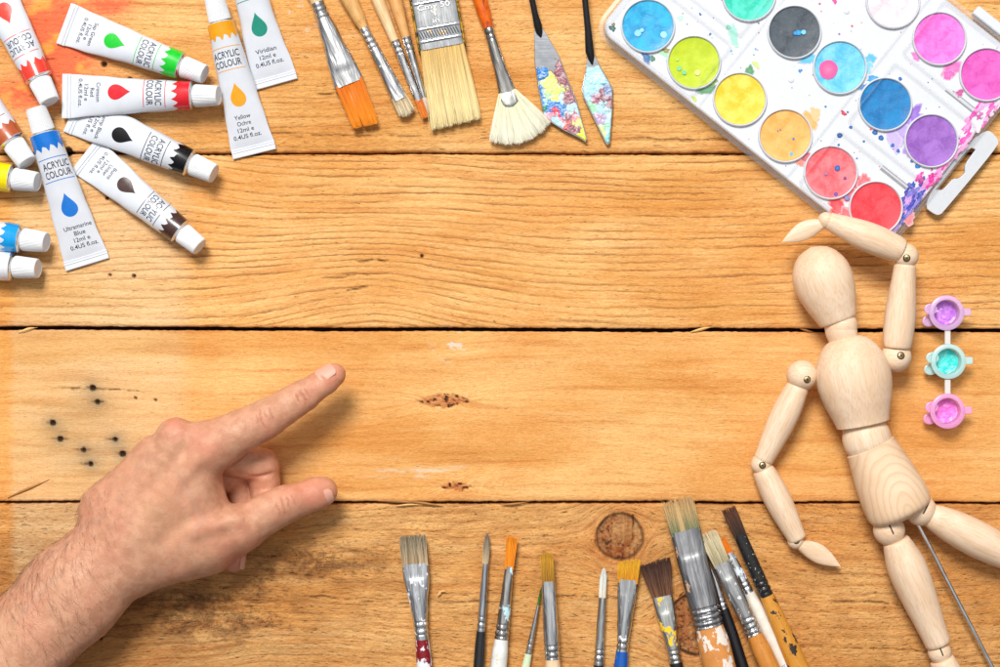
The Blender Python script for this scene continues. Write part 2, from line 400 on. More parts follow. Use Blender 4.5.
    me.polygons.foreach_set('loop_start', np.arange(0, Q.size, 4, dtype=np.int32)); me.polygons.foreach_set('loop_total', np.full(len(Q), 4, dtype=np.int32))
    me.update(calc_edges=True); me.polygons.foreach_set('use_smooth', np.ones(len(Q), dtype=bool)); me.materials.append(M_WOOD)
    ext = lambda a: np.concatenate([a.ravel(), a[0], a[-1]]).astype(np.float32)
    for nm, a in (('gy', gy), ('pid', np.full_like(X, k+1)), ('ring', ring), ('pale', pale), ('dirt', np.clip(dirt, 0, 1)), ('crack', np.clip(crack, 0, 1)), ('coarse', coarse), ('paintm', np.clip(pm, 0, 1))):
        at = me.attributes.new(nm, 'FLOAT', 'POINT'); at.data.foreach_set('value', ext(a))
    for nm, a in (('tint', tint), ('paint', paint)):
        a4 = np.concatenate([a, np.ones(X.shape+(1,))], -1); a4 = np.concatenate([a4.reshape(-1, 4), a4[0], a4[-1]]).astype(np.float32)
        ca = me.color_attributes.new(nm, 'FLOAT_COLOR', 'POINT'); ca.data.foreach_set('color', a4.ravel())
    po = bpy.data.objects.new('plank', me); C.objects.link(po); po.parent = table
mb = MB(); mb.prism([(-75, -740+333), (1075, -740+333), (1075, 400), (-75, 400)], -60, -26.5)
bk = mb.build('gap_backing', plain('dark_gap_backing', (.03, .018, .01), .9), table); bk.location = (-500*S, 0, 0)  # added near-black slab under all planks, keeps the gaps dark
# splinters at the joints
def splinter(x, y, L, ang, w_, col):
    m_ = MB(); vs = []; fs = []
    n = 8
    for i in range(n+1):
        t = i/n; ww = w_*(math.sin(math.pi*min(1, t*1.1+.02))+.12); yy = 1.2*math.sin(t*3+x)
        vs += [(t*L, yy-ww, 0), (t*L, yy, ww*.8+.4), (t*L, yy+ww, 0)]
    for i in range(n):
        a = i*3; fs += [[a, a+3, a+4, a+1], [a+1, a+4, a+5, a+2]]
    m_.add(vs, fs); o = m_.build('splinter', col, table); o.location = W(x, y, 1.6); o.rotation_euler = (0, 0, math.radians(ang))
MS = plain('fresh_splinter', srgb(236, 188, 120), .7, bump=.3); MS2 = plain('old_splinter', srgb(176, 122, 66), .7, bump=.3)
for a in ((8, 499, 46, 27, 1.4, MS2), (18, 332, 20, 10, 1.6, MS), (180, 503.5, 18, 3, 1, MS), (410, 503, 34, -3, 1.3, MS2), (500, 504, 30, 4, 1.2, MS2), (378, 502, 40, 0, 1.5, MS2), (690, 331, 24, 7, 1.3, MS),
          (395, 505, 28, -2, 1, MS), (860, 505, 22, 5, 1, MS2), (437, 596, 8, 60, 1.3, MS), (440, 593, 7, 10, 1, MS), (800, 330, 16, -4, 1, MS2)): splinter(*a)

# ------------------------------------------------------------------ text helper
def text_mesh(body, width=None, height=None, bold=0.0, maxedge=1.6):
    """list of 2-D triangles, centred; returns verts (x,y), faces"""
    cu = bpy.data.curves.new('t', 'FONT'); cu.body = body; cu.align_x = 'CENTER'; cu.size = 1; cu.offset = bold; cu.resolution_u = 3
    o = bpy.data.objects.new('t', cu); C.objects.link(o)
    dg = bpy.context.evaluated_depsgraph_get(); me = bpy.data.meshes.new_from_object(o.evaluated_get(dg))
    C.objects.unlink(o); bpy.data.objects.remove(o); bpy.data.curves.remove(cu)
    bm = bmesh.new(); bm.from_mesh(me); bpy.data.meshes.remove(me)
    xs = [v.co.x for v in bm.verts]; ys = [v.co.y for v in bm.verts]
    wd = max(xs)-min(xs); cx = (max(xs)+min(xs))/2
    sx_ = width/wd if width else height/.7; sy_ = height/.7 if height else sx_
    for v in bm.verts: v.co.x = (v.co.x-cx)*sx_; v.co.y = v.co.y*sy_
    bmesh.ops.triangulate(bm, faces=bm.faces[:])
    for _ in range(3):
        es = [e for e in bm.edges if e.calc_length() > maxedge]
        if not es: break
        bmesh.ops.subdivide_edges(bm, edges=es, cuts=1); bmesh.ops.triangulate(bm, faces=bm.faces[:])
    bm.verts.ensure_lookup_table()
    vs = [(v.co.x, v.co.y) for v in bm.verts]; fs = [[v.index for v in f.verts] for f in bm.faces]; bm.free()
    return vs, fs

# ------------------------------------------------------------------ paint tubes
M_TUBE = plain('white_laminate', (.66, .685, .735), .22, bump=.05, bscale=.08, vary=.02, Coat_Weight=.5, Coat_Roughness=.12)
M_CAP = plain('white_cap_plastic', (.72, .73, .745), .38, vary=.02, Subsurface_Weight=.08, Subsurface_Radius=(.002, .002, .002), Subsurface_Scale=1.0)
M_ALU = plain('tube_aluminium', (.78, .78, .78), .22, 1.0, bump=.1)
M_INK = plain('label_ink', (.03, .035, .06), .45)
TUBL = 158.0
def tube_sec(t):
    """t 0..1 shoulder->crimp: half width, half height, centre z"""
    a = 13.9+8.0*t**1.15; b = 13.9*(1-t)**.82+.9
    return a, b, b
DENT = [0.0]
def dentf(x, g):
    s_ = DENT[0]; return .022*math.sin(x*.085+s_+g*1.3)*math.sin(g*1.7+s_*2)+.012*math.sin(x*.21+s_*3-g*2.2)
def on_tube(x, w_, L, off=.12):
    x = np.asarray(x, float); w_ = np.asarray(w_, float); t = np.clip(x/L, 0, .999)
    a = 13.9+8.0*t**1.15; b = 13.9*(1-t)**.82+.9
    th = np.linspace(0, math.pi, 60)[None, :]; sy = a[:, None]*np.sin(th); sz = b[:, None]*np.cos(th)
    ds = np.sqrt(np.diff(sy)**2+np.diff(sz)**2); cs = np.concatenate([np.zeros((len(x), 1)), np.cumsum(ds, 1)], 1)
    out = []
    for i in range(len(x)):
        g = np.interp(abs(w_[i]), cs[i], th[0]); s_ = 1 if w_[i] >= 0 else -1
        dn_ = 1+dentf(x[i], math.atan2(a[i]*math.sin(g)*s_, 1e-6+b[i]*math.cos(g))); y = a[i]*math.sin(g)*s_*dn_; z = b[i]*math.cos(g)*dn_; nx_ = Vector((0, math.sin(g)*s_/a[i], math.cos(g)/b[i])).normalized()
        out.append((x[i], y+nx_.y*off, z+b[i]+nx_.z*off))
    return out
def make_tube(A, B, colname, ink, lines, w0=0, label='', metal_ink=False, zoff=0, roll=0, txw=0):
    L = math.hypot(B[0]-A[0], B[1]-A[1]); sc = L/TUBL
    root = thing('paint_tube', label, 'paint tube', A, B, z=zoff, group='acrylic paint tubes')
    root.location = W(A[0], A[1], 10+zoff); root.location.z = zoff*S + 1.0*S; root.scale = (sc, sc, sc)
    X0 = 28.0; BL = TUBL-X0-7.0            # body from the shoulder to the crimp
    mink = plain(colname+'_label_ink', ink, .28, .6 if metal_ink else 0, vary=.05, Coat_Weight=.4)
    mtext = M_INK
    m = MB(); N = 30; secs = []
    seed = random.random()*50
    def dent(i, j, P):
        return P
    for i in range(N+1):
        t = i/N; a, b, zc = tube_sec(t); secs.append((t*BL, a, b, 2, 0, zc))
    DENT[0] = seed
    m.loft(secs, 72, 0, cap0=True, cap1=False, fn=lambda i, j, P: tuple(np.array(P)*[1, 1+0*j, 1]+[0, 0, 0]) if P[2] < 0 else (P[0], P[1]*(1+dentf(P[0], math.atan2(P[1], 1e-6+P[2]-secs[i][5]))), secs[i][5]+(P[2]-secs[i][5])*(1+dentf(P[0], math.atan2(P[1], 1e-6+P[2]-secs[i][5])))))
    # torn-edge band
    teeth = [(-46, 15), (-40, 11), (-37, 17), (-31, 12), (-25, 18), (-21, 11), (-17, 17), (-13, 13), (-10, 15), (-8, 18), (-5.5, 12.5), (-2, 14), (0, 18.5), (3, 12), (6, 14), (8, 18), (11, 11.5), (13, 13), (15, 17), (19, 12), (24, 17), (29, 11), (36, 17), (42, 12), (46, 15)]
    wx = np.arange(-43, 43.01, .8); dx = np.interp(wx-w0, [p[0] for p in teeth], [p[1] for p in teeth])
    nx_ = 4; xx = np.concatenate([dx*k/nx_ for k in range(nx_+1)])+.3; ww = np.tile(wx, nx_+1)
    P = on_tube(xx, ww, BL); n = len(wx)
    m.add(P, [[k*n+i, k*n+i+1, (k+1)*n+i+1, (k+1)*n+i] for k in range(nx_) for i in range(n-1)], 1)
    # two hair lines
    for lx in (24.5, 46.5):
        wx = np.arange(-16, 16.01, 1)+w0; n = len(wx)
        P = on_tube(np.concatenate([np.full(n, lx), np.full(n, lx+.7)]), np.tile(wx, 2), BL)
        m.add(P, [[i, i+1, n+i+1, n+i] for i in range(n-1)], 1)
    # drop, point towards the cap
    cx = 71.5; R = 7.8; ring = []; pts = [(cx, 0)]
    NN = 40
    for rr in (.33, .66, 1):
        for i in range(NN):
            g = 2*math.pi*i/NN
            if g <= math.pi*.62 or g >= math.pi*1.38:
                gg = g if g <= math.pi else g-2*math.pi; xx_ = 4.2+R*math.cos(gg); ww_ = R*math.sin(gg)
            else:
                u_ = 1-abs(g-math.pi)/(math.pi*.38); x0_ = 4.2+R*math.cos(math.pi*.62); w0_ = R*math.sin(math.pi*.62)
                xx_ = x0_+(-11.6-x0_)*u_; ww_ = w0_*(1-u_)**1.0*(1+.0*u_)*(1 if g < math.pi else -1)+.9*math.sin(math.pi*u_)*(1 if g < math.pi else -1)*(1-2*u_)
            pts.append((cx+xx_*rr, ww_*rr))
    P = on_tube([p[0] for p in pts], [p[1]+w0 for p in pts], BL, .14)
    fs = [[0, 1+i, 1+(i+1) % NN] for i in range(NN)]
    for k in range(2): fs += [[1+k*NN+i, 1+(k+1)*NN+i, 1+(k+1)*NN+(i+1) % NN, 1+k*NN+(i+1) % NN] for i in range(NN)]
    m.add(P, fs, 1)
    # writing
    def put(txt, x, wid, hgt, bold=0):
        vs, fs = text_mesh(txt, wid, hgt, bold); P = on_tube([x-v[1] for v in vs], [v[0]+w0+txw for v in vs], BL, .15); m.add(P, fs, 2)
    put('ACRYLIC', 35.0, 27.5, 6.6, .012); put('COLOUR', 43.8, 27.5, 6.6, .012)
    xs_ = 95.5 if len(lines) == 4 else 99
    for i, ln in enumerate(lines): put(ln, xs_+i*6.3, min(28, 2.55*len(ln)+1), 4.1, .008)
    m.build('tube_body', [M_TUBE, mink, mtext], root, angle=50).location = (X0*S, 0, 0)
    # crimped tail
    c = MB(); a, b, zc = tube_sec(1.0)
    prof = [(0, 1.0), (.8, 1.7), (2.0, 1.15), (2.9, 1.15), (3.6, 1.9), (4.2, 1.3), (8.4, 1.35), (9.0, .9)]
    c.loft([(x_, a+.35, h_, 6, 0, zc) for x_, h_ in prof], 32, 0)
    c.build('crimped_end', M_TUBE, root, angle=30).location = ((X0+BL-.5)*S, 0, 0)
    # shoulder and neck
    s_ = MB(); s_.loft([(1.2, 13.9, 13.9, 2, 0, 14.8), (.4, 14.2, 14.2, 2, 0, 14.8), (-.6, 13.2, 13.2, 2, 0, 14.8), (-2.4, 9.5, 9.5, 2, 0, 14.9), (-6, 8.6, 8.6, 2, 0, 15)], 40)
    s_.build('shoulder', M_ALU, root).location = (X0*S, 0, 0)
    k = MB(); nr = 44
    prof = [(0, 10.9), (.6, 11.2), (3, 11.15), (22, 9.9), (23.4, 9.6), (24, 9.0), (24.05, 8.6), (23.6, 8.2), (23.5, 0.3)]
    k.loft([(-x_, r_, r_) for x_, r_ in prof], nr*4, 0, fn=lambda i, j, P: (P[0], P[1]*(1-(.034 if (j % 4) < 2 and 1 <= i <= 3 else 0)), P[2]*(1-(.034 if (j % 4) < 2 and 1 <= i <= 3 else 0))))
    co = k.build('cap', M_CAP, root, angle=25); co.location = ((X0-3.6)*S, 0, 15.2*S); co.rotation_euler = (random.random()*6, math.radians(9), 0)
    co.rotation_euler = (0, math.radians(9), 0)
    return root
V4 = ['12ml e', '0.4US fl.oz.']
TUBES = [
 ((53, 104), (-19, -37), 'scarlet', srgb(236, 62, 44), ['Scarlet', 'Red']+V4, 0, 'white paint tube with scarlet torn band, lying over the orange stain in the corner', False),
 ((207, 76), (64, 22.5), 'sap_green', srgb(20, 196, 44), ['Sap Green']+V4, 1, 'white paint tube with bright green band and green drop, highest of the fan of tubes', False),
 ((221, 97), (63, 95), 'crimson', srgb(214, 26, 40), ['Crimson', 'Red']+V4, -3, 'white paint tube with crimson band lying horizontally, cap touching the ochre tube', False),
 ((216.5, 175), (72.5, 111), 'lamp_black', srgb(24, 24, 26), ['Lamp Black']+V4, 3, 'white paint tube with glossy black band and black drop, between the crimson and brown tubes', True),
 ((202, 248), (84, 154.5), 'burnt_umber', srgb(66, 40, 34), ['Burnt', 'Umber']+V4, -2, 'white paint tube with dark umber brown band and brown drop, lowest of the diagonal tubes', False),
 ((215.3, -2), (253, 151), 'yellow_ochre', srgb(240, 160, 10), ['Yellow', 'Ochre']+V4, -1, 'white paint tube with yellow ochre band and amber drop, beside the viridian tube', False),
 ((232, -71), (274.5, 81), 'viridian', srgb(0, 138, 116), ['Viridian']+V4, 0, 'white paint tube with teal green viridian drop, cap out of view beside the ochre tube', False),
 ((38, 108), (85, 262), 'ultramarine', srgb(0, 112, 205), ['Ultramarine', 'Blue']+V4, 2, 'white paint tube with ultramarine blue band and blue drop standing upright in the picture', False),
 ((30.5, 164.5), (-65, 38), 'sienna', srgb(176, 84, 44), ['Burnt', 'Sienna']+V4, 3, 'white paint tube with reddish brown band and yellow smear, cut by the left edge', False),
 ((41, 183), (-115, 160), 'yellow', srgb(250, 220, 0), ['Lemon', 'Yellow']+V4, 0, 'white paint tube with a plain bright yellow band, cut by the left edge', False),
 ((50, 243), (-107, 222), 'cerulean', srgb(0, 150, 220), ['Cerulean', 'Blue']+V4, 0, 'white paint tube with light sky blue band, cut by the left edge', False),
 ((41.5, 269), (-115, 257), 'white', srgb(226, 228, 232), ['Titanium', 'White']+V4, 0, 'white paint tube with a colourless band, lowest tube at the left edge', False)]
for i, (A, B, cn, ink, lines, w0, lab, mi) in enumerate(TUBES):
    r = make_tube(A, B, cn, ink, lines, w0, lab, mi, zoff=(4.5 if i == 2 else 0), txw=(-1 if i == 5 else 1.5 if i == 7 else 0))

# ------------------------------------------------------------------ brushes
def lerp(a, b, t): return a+(b-a)*t
def strands(m, n, L, hw0, hw1, th0, th1, col_root, col_tip, r=.42, jit=1.5, slant=0, split=0, curve=0, fan=None, roundtip=0, cvar=.25, clump=.4, z0=0, streaks=None):
    """hw0 at tip (x=0), hw1 at ferrule (x=L)"""
    ks = 5
    for i in range(n):
        u = random.uniform(-1, 1); v = math.sqrt(random.random())*random.choice((-1, 1))
        if roundtip > 1.5 and not fan:
            g = random.uniform(0, 2*math.pi); q = math.sqrt(random.random()); u = q*math.cos(g); v = q*math.sin(g)
        cl = math.sin(u*17+z0)*.5+math.sin(u*41)*.3
        ut = u + cl*clump*.06 + random.gauss(0, .05)+(random.gauss(0, .13) if random.random() < .08 else 0)
        if split and u > .12 and u < .32: ut += (.20 if u > .22 else -.20)
        tip = random.random()**1.5*jit*2.6 + roundtip*(u*u)*L*.16 + slant*u + cl*clump + (split*math.exp(-((u-.22)/.06)**2) if split else 0)
        root = Vector((L+2, u*hw1, v*th1)); end = Vector((tip, ut*hw0, v*th0+random.gauss(0, .3)))
        if fan:
            a = u*fan[0]; R = fan[1]*(1+random.gauss(0, .018)-.04*u*u)+cl*.8
            cxr = L+fan[2]
            end = Vector((cxr-(R+fan[2])*math.cos(a)*1.0, (R+fan[2])*math.sin(a)+fan[3], v*th0))
            root = Vector((L+2, u*hw1, v*th1))
        sh = 1+random.uniform(-cvar, cvar)+ .10*cl
        vs = []; cs = []
        d = (end-root); side = Vector((-d.y, d.x, 0)).normalized()
        bow = random.gauss(0, .5)+ (curve*(1-abs(u)*.3))
        for k in range(ks):
            t = k/(ks-1); p = root.lerp(end, t) + side*bow*math.sin(t*math.pi*.9)*t
            if roundtip and not fan: p.z += th1*.25*math.sin(t*math.pi)*(.6)*v
            p.z += z0
            rr = r*(1-.72*t**2.5)
            for g in range(3):
                an = g*2.094+.5; vs.append(p+side*math.cos(an)*rr+Vector((0, 0, math.sin(an)*rr)))
                tt_ = min(1, max(0, t*1.25-.1+random.uniform(-.08, .08)))
                c = [lerp(col_root[q_], col_tip[q_], tt_)*sh for q_ in range(3)]
                if streaks:
                    for (su, sw, sc_) in streaks:
                        if abs(u-su) < sw: c = [lerp(c[q_], sc_[q_], .65) for q_ in range(3)]
                cs.append(c)
        fs = []
        for k in range(ks-1):
            for g in range(3): h = (g+1) % 3; fs.append([k*3+g, k*3+h, (k+1)*3+h, (k+1)*3+g])
        m.add(vs, fs, 0, cs)

def metal(name, splats=(), rough=.2, col=(.80, .80, .80)):
    """sheet metal: lengthwise reflection streaks painted in, shallow waves in the surface"""
    q = NT(name); sd = sum(map(ord, name)) % 50
    st = q.noise(q.obj((.012, .34, .34), (sd, sd, 0)), 1, 3, .6); fi = q.noise(q.obj((.05, 1.8, 1.8)), 1, 3, .6); wv = q.noise(q.obj((.035, .16, .16), (sd, 0, sd)), 1, 2, .5)
    c = q.mix(q.ramp(st, .35, .65), tuple(k*.62 for k in col), col); c = q.mix(q.ramp(q.noise(q.obj(), .3, 4, .7), .55, .75, 0, .35), c, tuple(k*.5 for k in col))  # streaky dark and bright reflections put into the base colour
    met = 1.0; ro = q.ramp(fi, .3, .7, rough*.8, rough*1.3); tot = None
    for (sc, th, fr, stx, seed) in splats:
        mk = q.ramp(q.noise(q.obj(stx, (seed, seed*1.7, seed*.6)), fr, 5, .62), th-.03, th-.005); c = q.mix(mk, c, sc); tot = mk if tot is None else q.math('MAXIMUM', tot, mk)
    if tot is not None: met = q.math('SUBTRACT', 1, tot); ro = q.math('ADD', ro, q.math('MULTIPLY', tot, .25), clamp=True)
    n1 = q.bump(wv, .55, .0016); h = q.math('MULTIPLY', fi, .25)
    if tot is not None: h = q.math('ADD', h, tot)
    return q.out(c, ro, met, q.bump(h, .2, .0002, n1))
M_FER = metal('nickel_ferrule')
def make_brush(A, B, label, br, fer, han, mfer, mhan, z=0, name='paint_brush', group='artist brushes', crimps=(), pitch=0):
    """br: dict for strands; fer: list (x,a,b,power); han: list (x,a,b)"""
    root = thing(name, label, 'paint brush', A, B, z=0, group=group)
    zc = max(s[2] for s in fer+han)
    root.location = W(A[0], A[1], zc+z); root.rotation_euler[1] = pitch
    b = MB(); core = br.pop('core', .8); L = br['L']
    cr, ct = br['col_root'], br['col_tip']; hw0, hw1, th0, th1 = br['hw0'], br['hw1'], br['th0'], br['th1']
    if core:
        dk = [c*.7 for c in cr]; dk2 = [lerp(cr[q], ct[q], .55)*.75 for q in range(3)]
        se = [(L+2, hw1*core, th1*core, 2.4), (L*.6, lerp(hw1, hw0, .4)*core, lerp(th1, th0, .4)*core, 2.4), (L*.30, lerp(hw1, hw0, .7)*core*.95, lerp(th1, th0, .7)*core*.6, 2.4), (L*.2, hw0*core*.8, th0*core*.25, 2.4)]
        nb = len(b.v); b.loft(se, 20, 0, col=dk2)
    strands(b, **br)
    b.build('bristles', M_BR, root, angle=180)
    f = MB(); ss = []
    for i in range(len(fer)-1):
        p, q = fer[i], fer[i+1]; n = max(2, int((q[0]-p[0])/3))
        for k in range(n):
            t = k/n; s_ = t*t*(3-2*t); ss.append((lerp(p[0], q[0], t), lerp(p[1], q[1], s_), lerp(p[2], q[2], s_), lerp(p[3], q[3], s_)))
    ss.append(fer[-1])
    ex = []
    for cx in crimps:      # rolled rings
        ex.append(cx)
    def wav(x): return 1+sum(.035*math.exp(-((x-c)/1.6)**2)-.07*math.exp(-((x-c-2.7)/.9)**2)-.07*math.exp(-((x-c+2.7)/.9)**2) for c in ex)
    if ex:
        fine = []; lo, hi = min(ex)-6, max(ex)+6
        base = ss[:]
        xsn = sorted(set([s_[0] for s_ in base if s_[0] < lo or s_[0] > hi]+[lo+i*.6 for i in range(int((hi-lo)/.6)+1) if lo+i*.6 < base[-1][0]]+[base[-1][0]]))
        bx = [s_[0] for s_ in base]
        for x in xsn:
            v = [float(np.interp(x, bx, [s_[j] for s_ in base])) for j in (1, 2, 3)]; k = wav(x); fine.append((x, v[0]*k, v[1]*k, v[2]))
        ss = fine
    x0, a0, b0, p0 = ss[0]
    ss = [(x0+1.0, a0*.93, b0*.85, p0), (x0, a0*.95, b0*.9, p0), (x0-.15, a0, b0, p0)]+ss[1:]
    f.loft(ss, 40, 0); f.build('ferrule', mfer, root, angle=32)
    h = MB(); hs = []
    for i in range(len(han)-1):
        p, q = han[i], han[i+1]; n = 6
        for k in range(n): t = k/n; s_ = t*t*(3-2*t); hs.append((lerp(p[0], q[0], t), lerp(p[1], q[1], s_), lerp(p[2], q[2], s_), 2))
    hs.append((han[-1][0], han[-1][1], han[-1][2], 2)); e_ = han[-1]; hs += [(e_[0]+e_[1]*.6, e_[1]*.8, e_[2]*.8, 2), (e_[0]+e_[1], e_[1]*.3, e_[2]*.3, 2)]
    h.loft(hs, 28, 0); h.build('handle', mhan, root)
    return root
ORG = srgb(240, 130, 16); ORGD = srgb(206, 96, 10); CREAM = srgb(240, 220, 160)
wood_handle = painted('natural_wood_handle', srgb(236, 204, 158), [], .42, 0, grain=srgb(208, 164, 108))
wood_handle2 = painted('varnished_wood_handle', srgb(226, 176, 110), [(srgb(90, 80, 60), .68, .25, (1, 1, 1), 5)], .4, 0, grain=srgb(196, 140, 72))
# -- upper row
make_brush((366, 126.5), (282, -87), 'wide flat brush with bright orange bristles split at the tip and pale wooden handle',
  dict(n=520, L=45, hw0=12, hw1=14.2, th0=1.3, th1=4.2, col_root=srgb(232, 118, 20), col_tip=srgb(250, 150, 30), r=.42, jit=1.2, split=9, cvar=.14, slant=2),
  [(45, 15.2, 5, 3.4), (60, 14.2, 5.4, 3.2), (64, 13.6, 6.6, 2.6), (95, 10, 7.2, 2.1), (122, 7, 7, 2), (132, 6.8, 6.8, 2)], [(130, 6.2, 6.2), (150, 8, 8), (175, 9.5, 9.5), (260, 5, 5)],
  metal('wide_flat_ferrule', rough=.24), wood_handle, crimps=(118, 125))
make_brush((408.5, 116), (304, -90), 'filbert brush with short cream stub of bristles and speckled yellow wooden handle',
  dict(n=330, L=20, hw0=8, hw1=7.6, th0=3, th1=4, col_root=srgb(190, 160, 120), col_tip=srgb(236, 220, 184), r=.42, jit=1.6, roundtip=1, cvar=.3, clump=1),
  [(18, 8.2, 5, 3), (34, 7.2, 5.6, 2.4), (60, 6, 5.9, 2), (95, 4.9, 4.9, 2), (98, 4.9, 4.9, 2)], [(96, 4.6, 4.6), (112, 7, 7), (135, 8.5, 8.5), (250, 5, 5)],
  metal('stained_filbert_ferrule', [(srgb(226, 216, 196), .67, .2, (1, 1, 1), 3), (srgb(240, 210, 20), .74, .22, (1, 1, 1), 9)], .25), wood_handle2, crimps=(78, 84, 90))
make_brush((426.5, 118), (333, -109), 'thin flat brush with small orange tip and cream wooden handle',
  dict(n=150, L=19, hw0=4, hw1=3.8, th0=1.2, th1=2.4, col_root=srgb(220, 110, 30), col_tip=srgb(240, 140, 50), r=.4, jit=.8, cvar=.15),
  [(18.5, 4.2, 2.6, 2.8), (30, 4.3, 3.4, 2.2), (80, 4.7, 4.7, 2), (83, 4.7, 4.7, 2)], [(82, 4.6, 4.6), (125, 6.4, 6.4), (250, 4, 4)],
  M_FER, wood_handle, z=0, crimps=(72, 78))
make_brush((429, 114), (362, -112), 'slim round brush with white stained tip, tucked beside the big hog bristle brush',
  dict(n=110, L=18, hw0=1.2, hw1=2.3, th0=1, th1=2.2, col_root=srgb(236, 214, 190), col_tip=srgb(226, 190, 160), r=.4, jit=1.0, roundtip=2, cvar=.15),
  [(17.5, 2.6, 2.6, 2), (50, 3.6, 3.6, 2), (78, 4.4, 4.4, 2), (80, 4.4, 4.4, 2)], [(79, 4.4, 4.4), (120, 7, 7), (250, 4, 4)],
  M_FER, painted('orange_wood_handle', srgb(228, 170, 104), [], .4, 0, grain=srgb(206, 140, 76)), z=4, crimps=(68, 74))
hake = make_brush((456, 125), (422, -65), 'wide hog bristle varnish brush with embossed metal ferrule stained yellow',
  dict(n=1500, L=80, hw0=24.5, hw1=21.5, th0=3.2, th1=6, col_root=srgb(226, 186, 112), col_tip=srgb(246, 226, 168), r=.5, jit=2.6, cvar=.2, clump=1.4, slant=-1.5),
  [(78, 22.6, 7, 7), (100, 22.8, 7, 7), (140, 22.8, 7, 7), (150, 22.5, 7, 7)], [(149, 20, 6), (190, 19, 7), (260, 12, 7)],
  painted('tin_ferrule_stained_yellow', (.60, .61, .62), [(srgb(226, 168, 30), .63, .06, (1, .8, 1), 12)], .17, 1, base2=(.46, .47, .48), bump=.12), painted('grey_wood_handle', srgb(200, 170, 110), [], .5, 0, grain=srgb(150, 120, 70)), name='varnish_brush')
m = MB()
def bar(x, w_, h_, zt=7.0, y0=-21.6, y1=21.6, mat=0):
    m.loft([(x-w_, 0, 0)]*0 or [(x-w_, (y1-y0)/2, .3, 2, (y0+y1)/2, zt), (x-w_*.5, (y1-y0)/2, h_*.8, 3, (y0+y1)/2, zt), (x, (y1-y0)/2, h_, 3, (y0+y1)/2, zt), (x+w_*.5, (y1-y0)/2, h_*.8, 3, (y0+y1)/2, zt), (x+w_, (y1-y0)/2, .3, 2, (y0+y1)/2, zt)], 16, mat)
bar(86, 1.8, 1.3); bar(98.5, 1.9, 1.3); bar(124, 1.8, 1.3)
for i in range(15):
    y = -20+i*2.7
    m.add([(88.5, y, 7.05), (89.3, y+1, 7.5), (88.8, y+1.6, 7.05), (95.6, y+2.2, 7.05), (96.2, y+3.2, 7.5), (95.8, y+3.8, 7.05)], [[0, 3, 4, 1], [1, 4, 5, 2]], 0)
m.build('pressed_ridges', painted('tin_ridges', (.72, .72, .73), [], .2, 1, bump=.1), hake)
m = MB()
for txt, x, wd, ht in (('Cmy 50', 119.5, 33, 5), ('1', 112, 2.6, 5.2), ('in', 105, 7.5, 4.6)):
    cu = bpy.data.curves.new('t', 'FONT'); cu.body = txt; cu.align_x = 'CENTER'; cu.size = 1; cu.extrude = .02; cu.bevel_depth = .035; cu.bevel_resolution = 2; cu.offset = -.01
    o = bpy.data.objects.new('t', cu); C.objects.link(o); me = bpy.data.meshes.new_from_object(o.evaluated_get(bpy.context.evaluated_depsgraph_get())); C.objects.unlink(o); bpy.data.objects.remove(o)
    xs_ = [v.co.x for v in me.vertices]; cxm = (max(xs_)+min(xs_))/2; k_ = wd/(max(xs_)-min(xs_))
    m.add([(x-2.5-(-v.co.y*ht/.7)*1.0, -(v.co.x-cxm)*k_+1, 7.3+v.co.z*12) for v in me.vertices], [list(p.vertices) for p in me.polygons], 0)
m.build('embossed_text', painted('embossed_marks', (.88, .88, .88), [], .25, 1, bump=.05), hake)
m = MB()
for sgn in (-1, 1): m.loft([(77.6, .9, 6.9, 3, sgn*22.9, 0), (78, 1.2, 7.3, 3, sgn*22.9, 0), (150, 1.2, 7.3, 3, sgn*22.9, 0)], 12)
m.build('side_seam', painted('tarnished_seam', srgb(150, 130, 50), [(srgb(200, 150, 40), .5, .1, (1, 1, 1), 4), (srgb(70, 60, 40), .6, .1, (1, 1, 1), 8)], .4, .7), hake)
orange_marble = painted('amber_marbled_handle', srgb(232, 110, 20), [(srgb(150, 50, 12), .54, .1, (.3, 1, 1), 3), (srgb(250, 170, 50), .62, .12, (.3, 1, 1), 11)], .18, 0, base2=srgb(200, 80, 14), bump=.03)
fanb = make_brush((521, 139), (448, -109), 'fan brush with spread white bristles and amber marbled handle',
  dict(n=900, L=47, hw0=10, hw1=8.5, th0=1.2, th1=2.6, col_root=srgb(240, 236, 196), col_tip=srgb(248, 244, 222), r=.42, fan=(.60, 50, 8, -1), cvar=.12, clump=1.2, core=0),
  [(42, 9.2, 2.6, 2.4), (48, 9.4, 3, 2.6), (53, 8, 3.4, 2.3), (75, 6.3, 5, 2), (112, 5.2, 5.2, 2), (117, 5.4, 5.4, 2)], [(115, 5.4, 5.4), (135, 7, 7), (165, 8, 8), (250, 5, 5)],
  metal('fan_ferrule', rough=.22, col=(.62, .60, .56)), orange_marble, crimps=(106, 112), name='fan_brush')
m = MB(); m.loft([(33.4, 3, 2.4, 2.6, 0, .6), (34.6, 6.5, 2.9, 2.6, 0, .6), (37, 8.9, 3.1, 2.6, 0, .4), (42, 9.8, 3.3, 2.6, 0, .3), (47.5, 9.7, 3.6, 2, 0, 0), (48.5, 9.2, 3, 2, 0, 0)], 32)
m.build('ferrule_lip', metal('fan_lip', rough=.4, col=(.6, .6, .56)), fanb)

